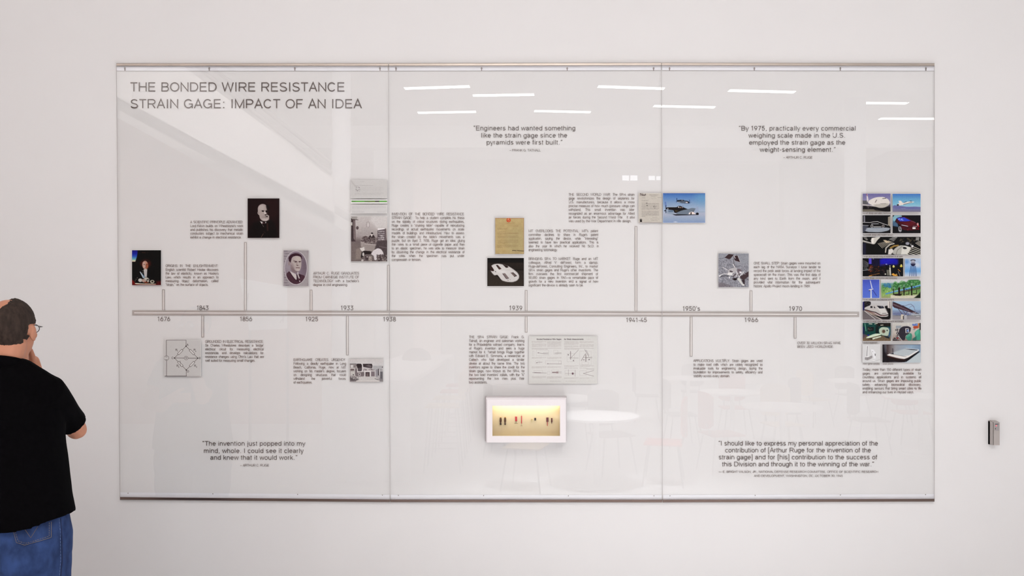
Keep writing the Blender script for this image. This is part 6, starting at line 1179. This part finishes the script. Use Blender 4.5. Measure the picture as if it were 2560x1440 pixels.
def make_seat(name, seat_h, label, cat, group, m, loc, rz, back=.42):
    r = empty(name, loc, rz); tag(r, label, cat, group)
    MB().box(-.21, .21, -.20, .20, seat_h - .02, seat_h, .008).build('seat', m, r)
    q = MB(); n = 8; f_ = []; k_ = []
    for i in range(n + 1):
        a_ = -1 + 2 * i / n; x = .20 * a_; y = -.20 - .05 * (1 - a_ * a_); w_ = .5 * back * (1 - .25 * a_ ** 4)
        f_.append(((x, y, seat_h + back * .5 - w_ + .06), (x, y, seat_h + back * .5 + w_ + .06)))
    for i in range(n):
        a1_, b1_, a2_, b2_ = f_[i][0], f_[i][1], f_[i + 1][0], f_[i + 1][1]; dd = Vector((0, .014, 0))
        q.add([a1_, a2_, b2_, b1_, Vector(a1_) + dd, Vector(a2_) + dd, Vector(b2_) + dd, Vector(b1_) + dd], [(0, 1, 2, 3), (7, 6, 5, 4), (0, 4, 5, 1), (3, 2, 6, 7)] + ([(0, 3, 7, 4)] if i == 0 else []) + ([(1, 5, 6, 2)] if i == n - 1 else []))
    q.build('backrest', m, r)
    for sx in (-1, 1):
        MB().tube([(sx * .12, -.19, seat_h - .01), (sx * .12, -.235, seat_h + .12)], .010, 6).build('back_support', M_CHR, r)
        for sy in (-1, 1): MB().tube([(sx * .16, sy * .15, seat_h - .02), (sx * .22, sy * .21, 0)], .010, 6).build('leg', M_CHR, r)
    if seat_h > .6:
        z = .28; MB().tube([(-.20, .19, z), (.20, .19, z), (.20, -.19, z), (-.20, -.19, z), (-.20, .19, z)], .008, 6).build('footrest', M_CHR, r)
    return r
for (y, lab) in ((-5.0, 'nearest stool along the mirrored counter'), (-5.9, 'second stool along the mirrored counter'), (-6.8, 'third stool along the mirrored counter'), (-7.8, 'farthest stool along the mirrored counter')):
    make_seat('bar_stool', .76, 'tall wooden bar stool on thin legs, ' + lab, 'stool', 'bar stools at the mirrored counter', M_PLY if y > -6.5 else M_REDC, (-.80, y, 0), math.radians(90), .34)
def make_table(x, y, lab, rad=.45, zt=.75):
    r = empty('round_table', (x, y, 0)); tag(r, lab, 'table', 'round tables mirrored in the glass')
    MB().lathe((0, 0, 0), [(rad - .012, zt - .03), (rad, zt - .02), (rad, zt - .006), (rad - .004, zt)], 40).build('table_top', M_CT, r); MB().lathe((0, 0, 0), [(.03, .02), (.03, zt - .03)], 14).build('stem', M_LH, r); MB().lathe((0, 0, 0), [(.24, 0), (.24, .012), (.05, .024)], 28).build('base', M_LH, r)
TB = [(1490, 1037, 'white round table nearest the showcase, mirrored right of it'), (1720, 943, 'white round table mirrored behind the lower right branch text'), (1830, 978, 'white round table mirrored in the middle of the right panel'), (1955, 1014, 'white round table mirrored above the lower right quotation'), (2140, 950, 'white round table mirrored beside the photo column text'), (1400, 992, 'white round table mirrored just above the showcase'), (2300, 988, 'white round table mirrored at the right panel edge')]
k_ = 0
CL = ['facing it from the far side', 'at its left', 'at its right']
for (tx, ty, lab) in TB:
    D_ = FPX * (CAMH - .75) / (ty - HORY); p_ = RM(tx, ty, D_ - CAMD); make_table(p_.x, p_.y, lab)
    short = lab.split('table')[1].strip(', ').replace('mirrored ', '')
    for j, (dx, dy, rz) in enumerate(((.25, -.72, 0), (-.74, .1, -90), (.74, -.15, 90))):
        if j == 2 and k_ % 2: k_ += 1; continue
        m_ = (M_DKC, M_PLY, M_REDC, M_DKC)[k_ % 4]; cn = {id(M_DKC): 'dark', id(M_PLY): 'plywood', id(M_REDC): 'red'}[id(m_)]
        make_seat('cafe_chair', .45, cn + ' chair ' + CL[j] + ', table ' + short, 'chair', 'cafe chairs mirrored in the glass', m_, (p_.x + dx, p_.y + dy, 0), math.radians(rz + (k_ * 37 % 40 - 20))); k_ += 1
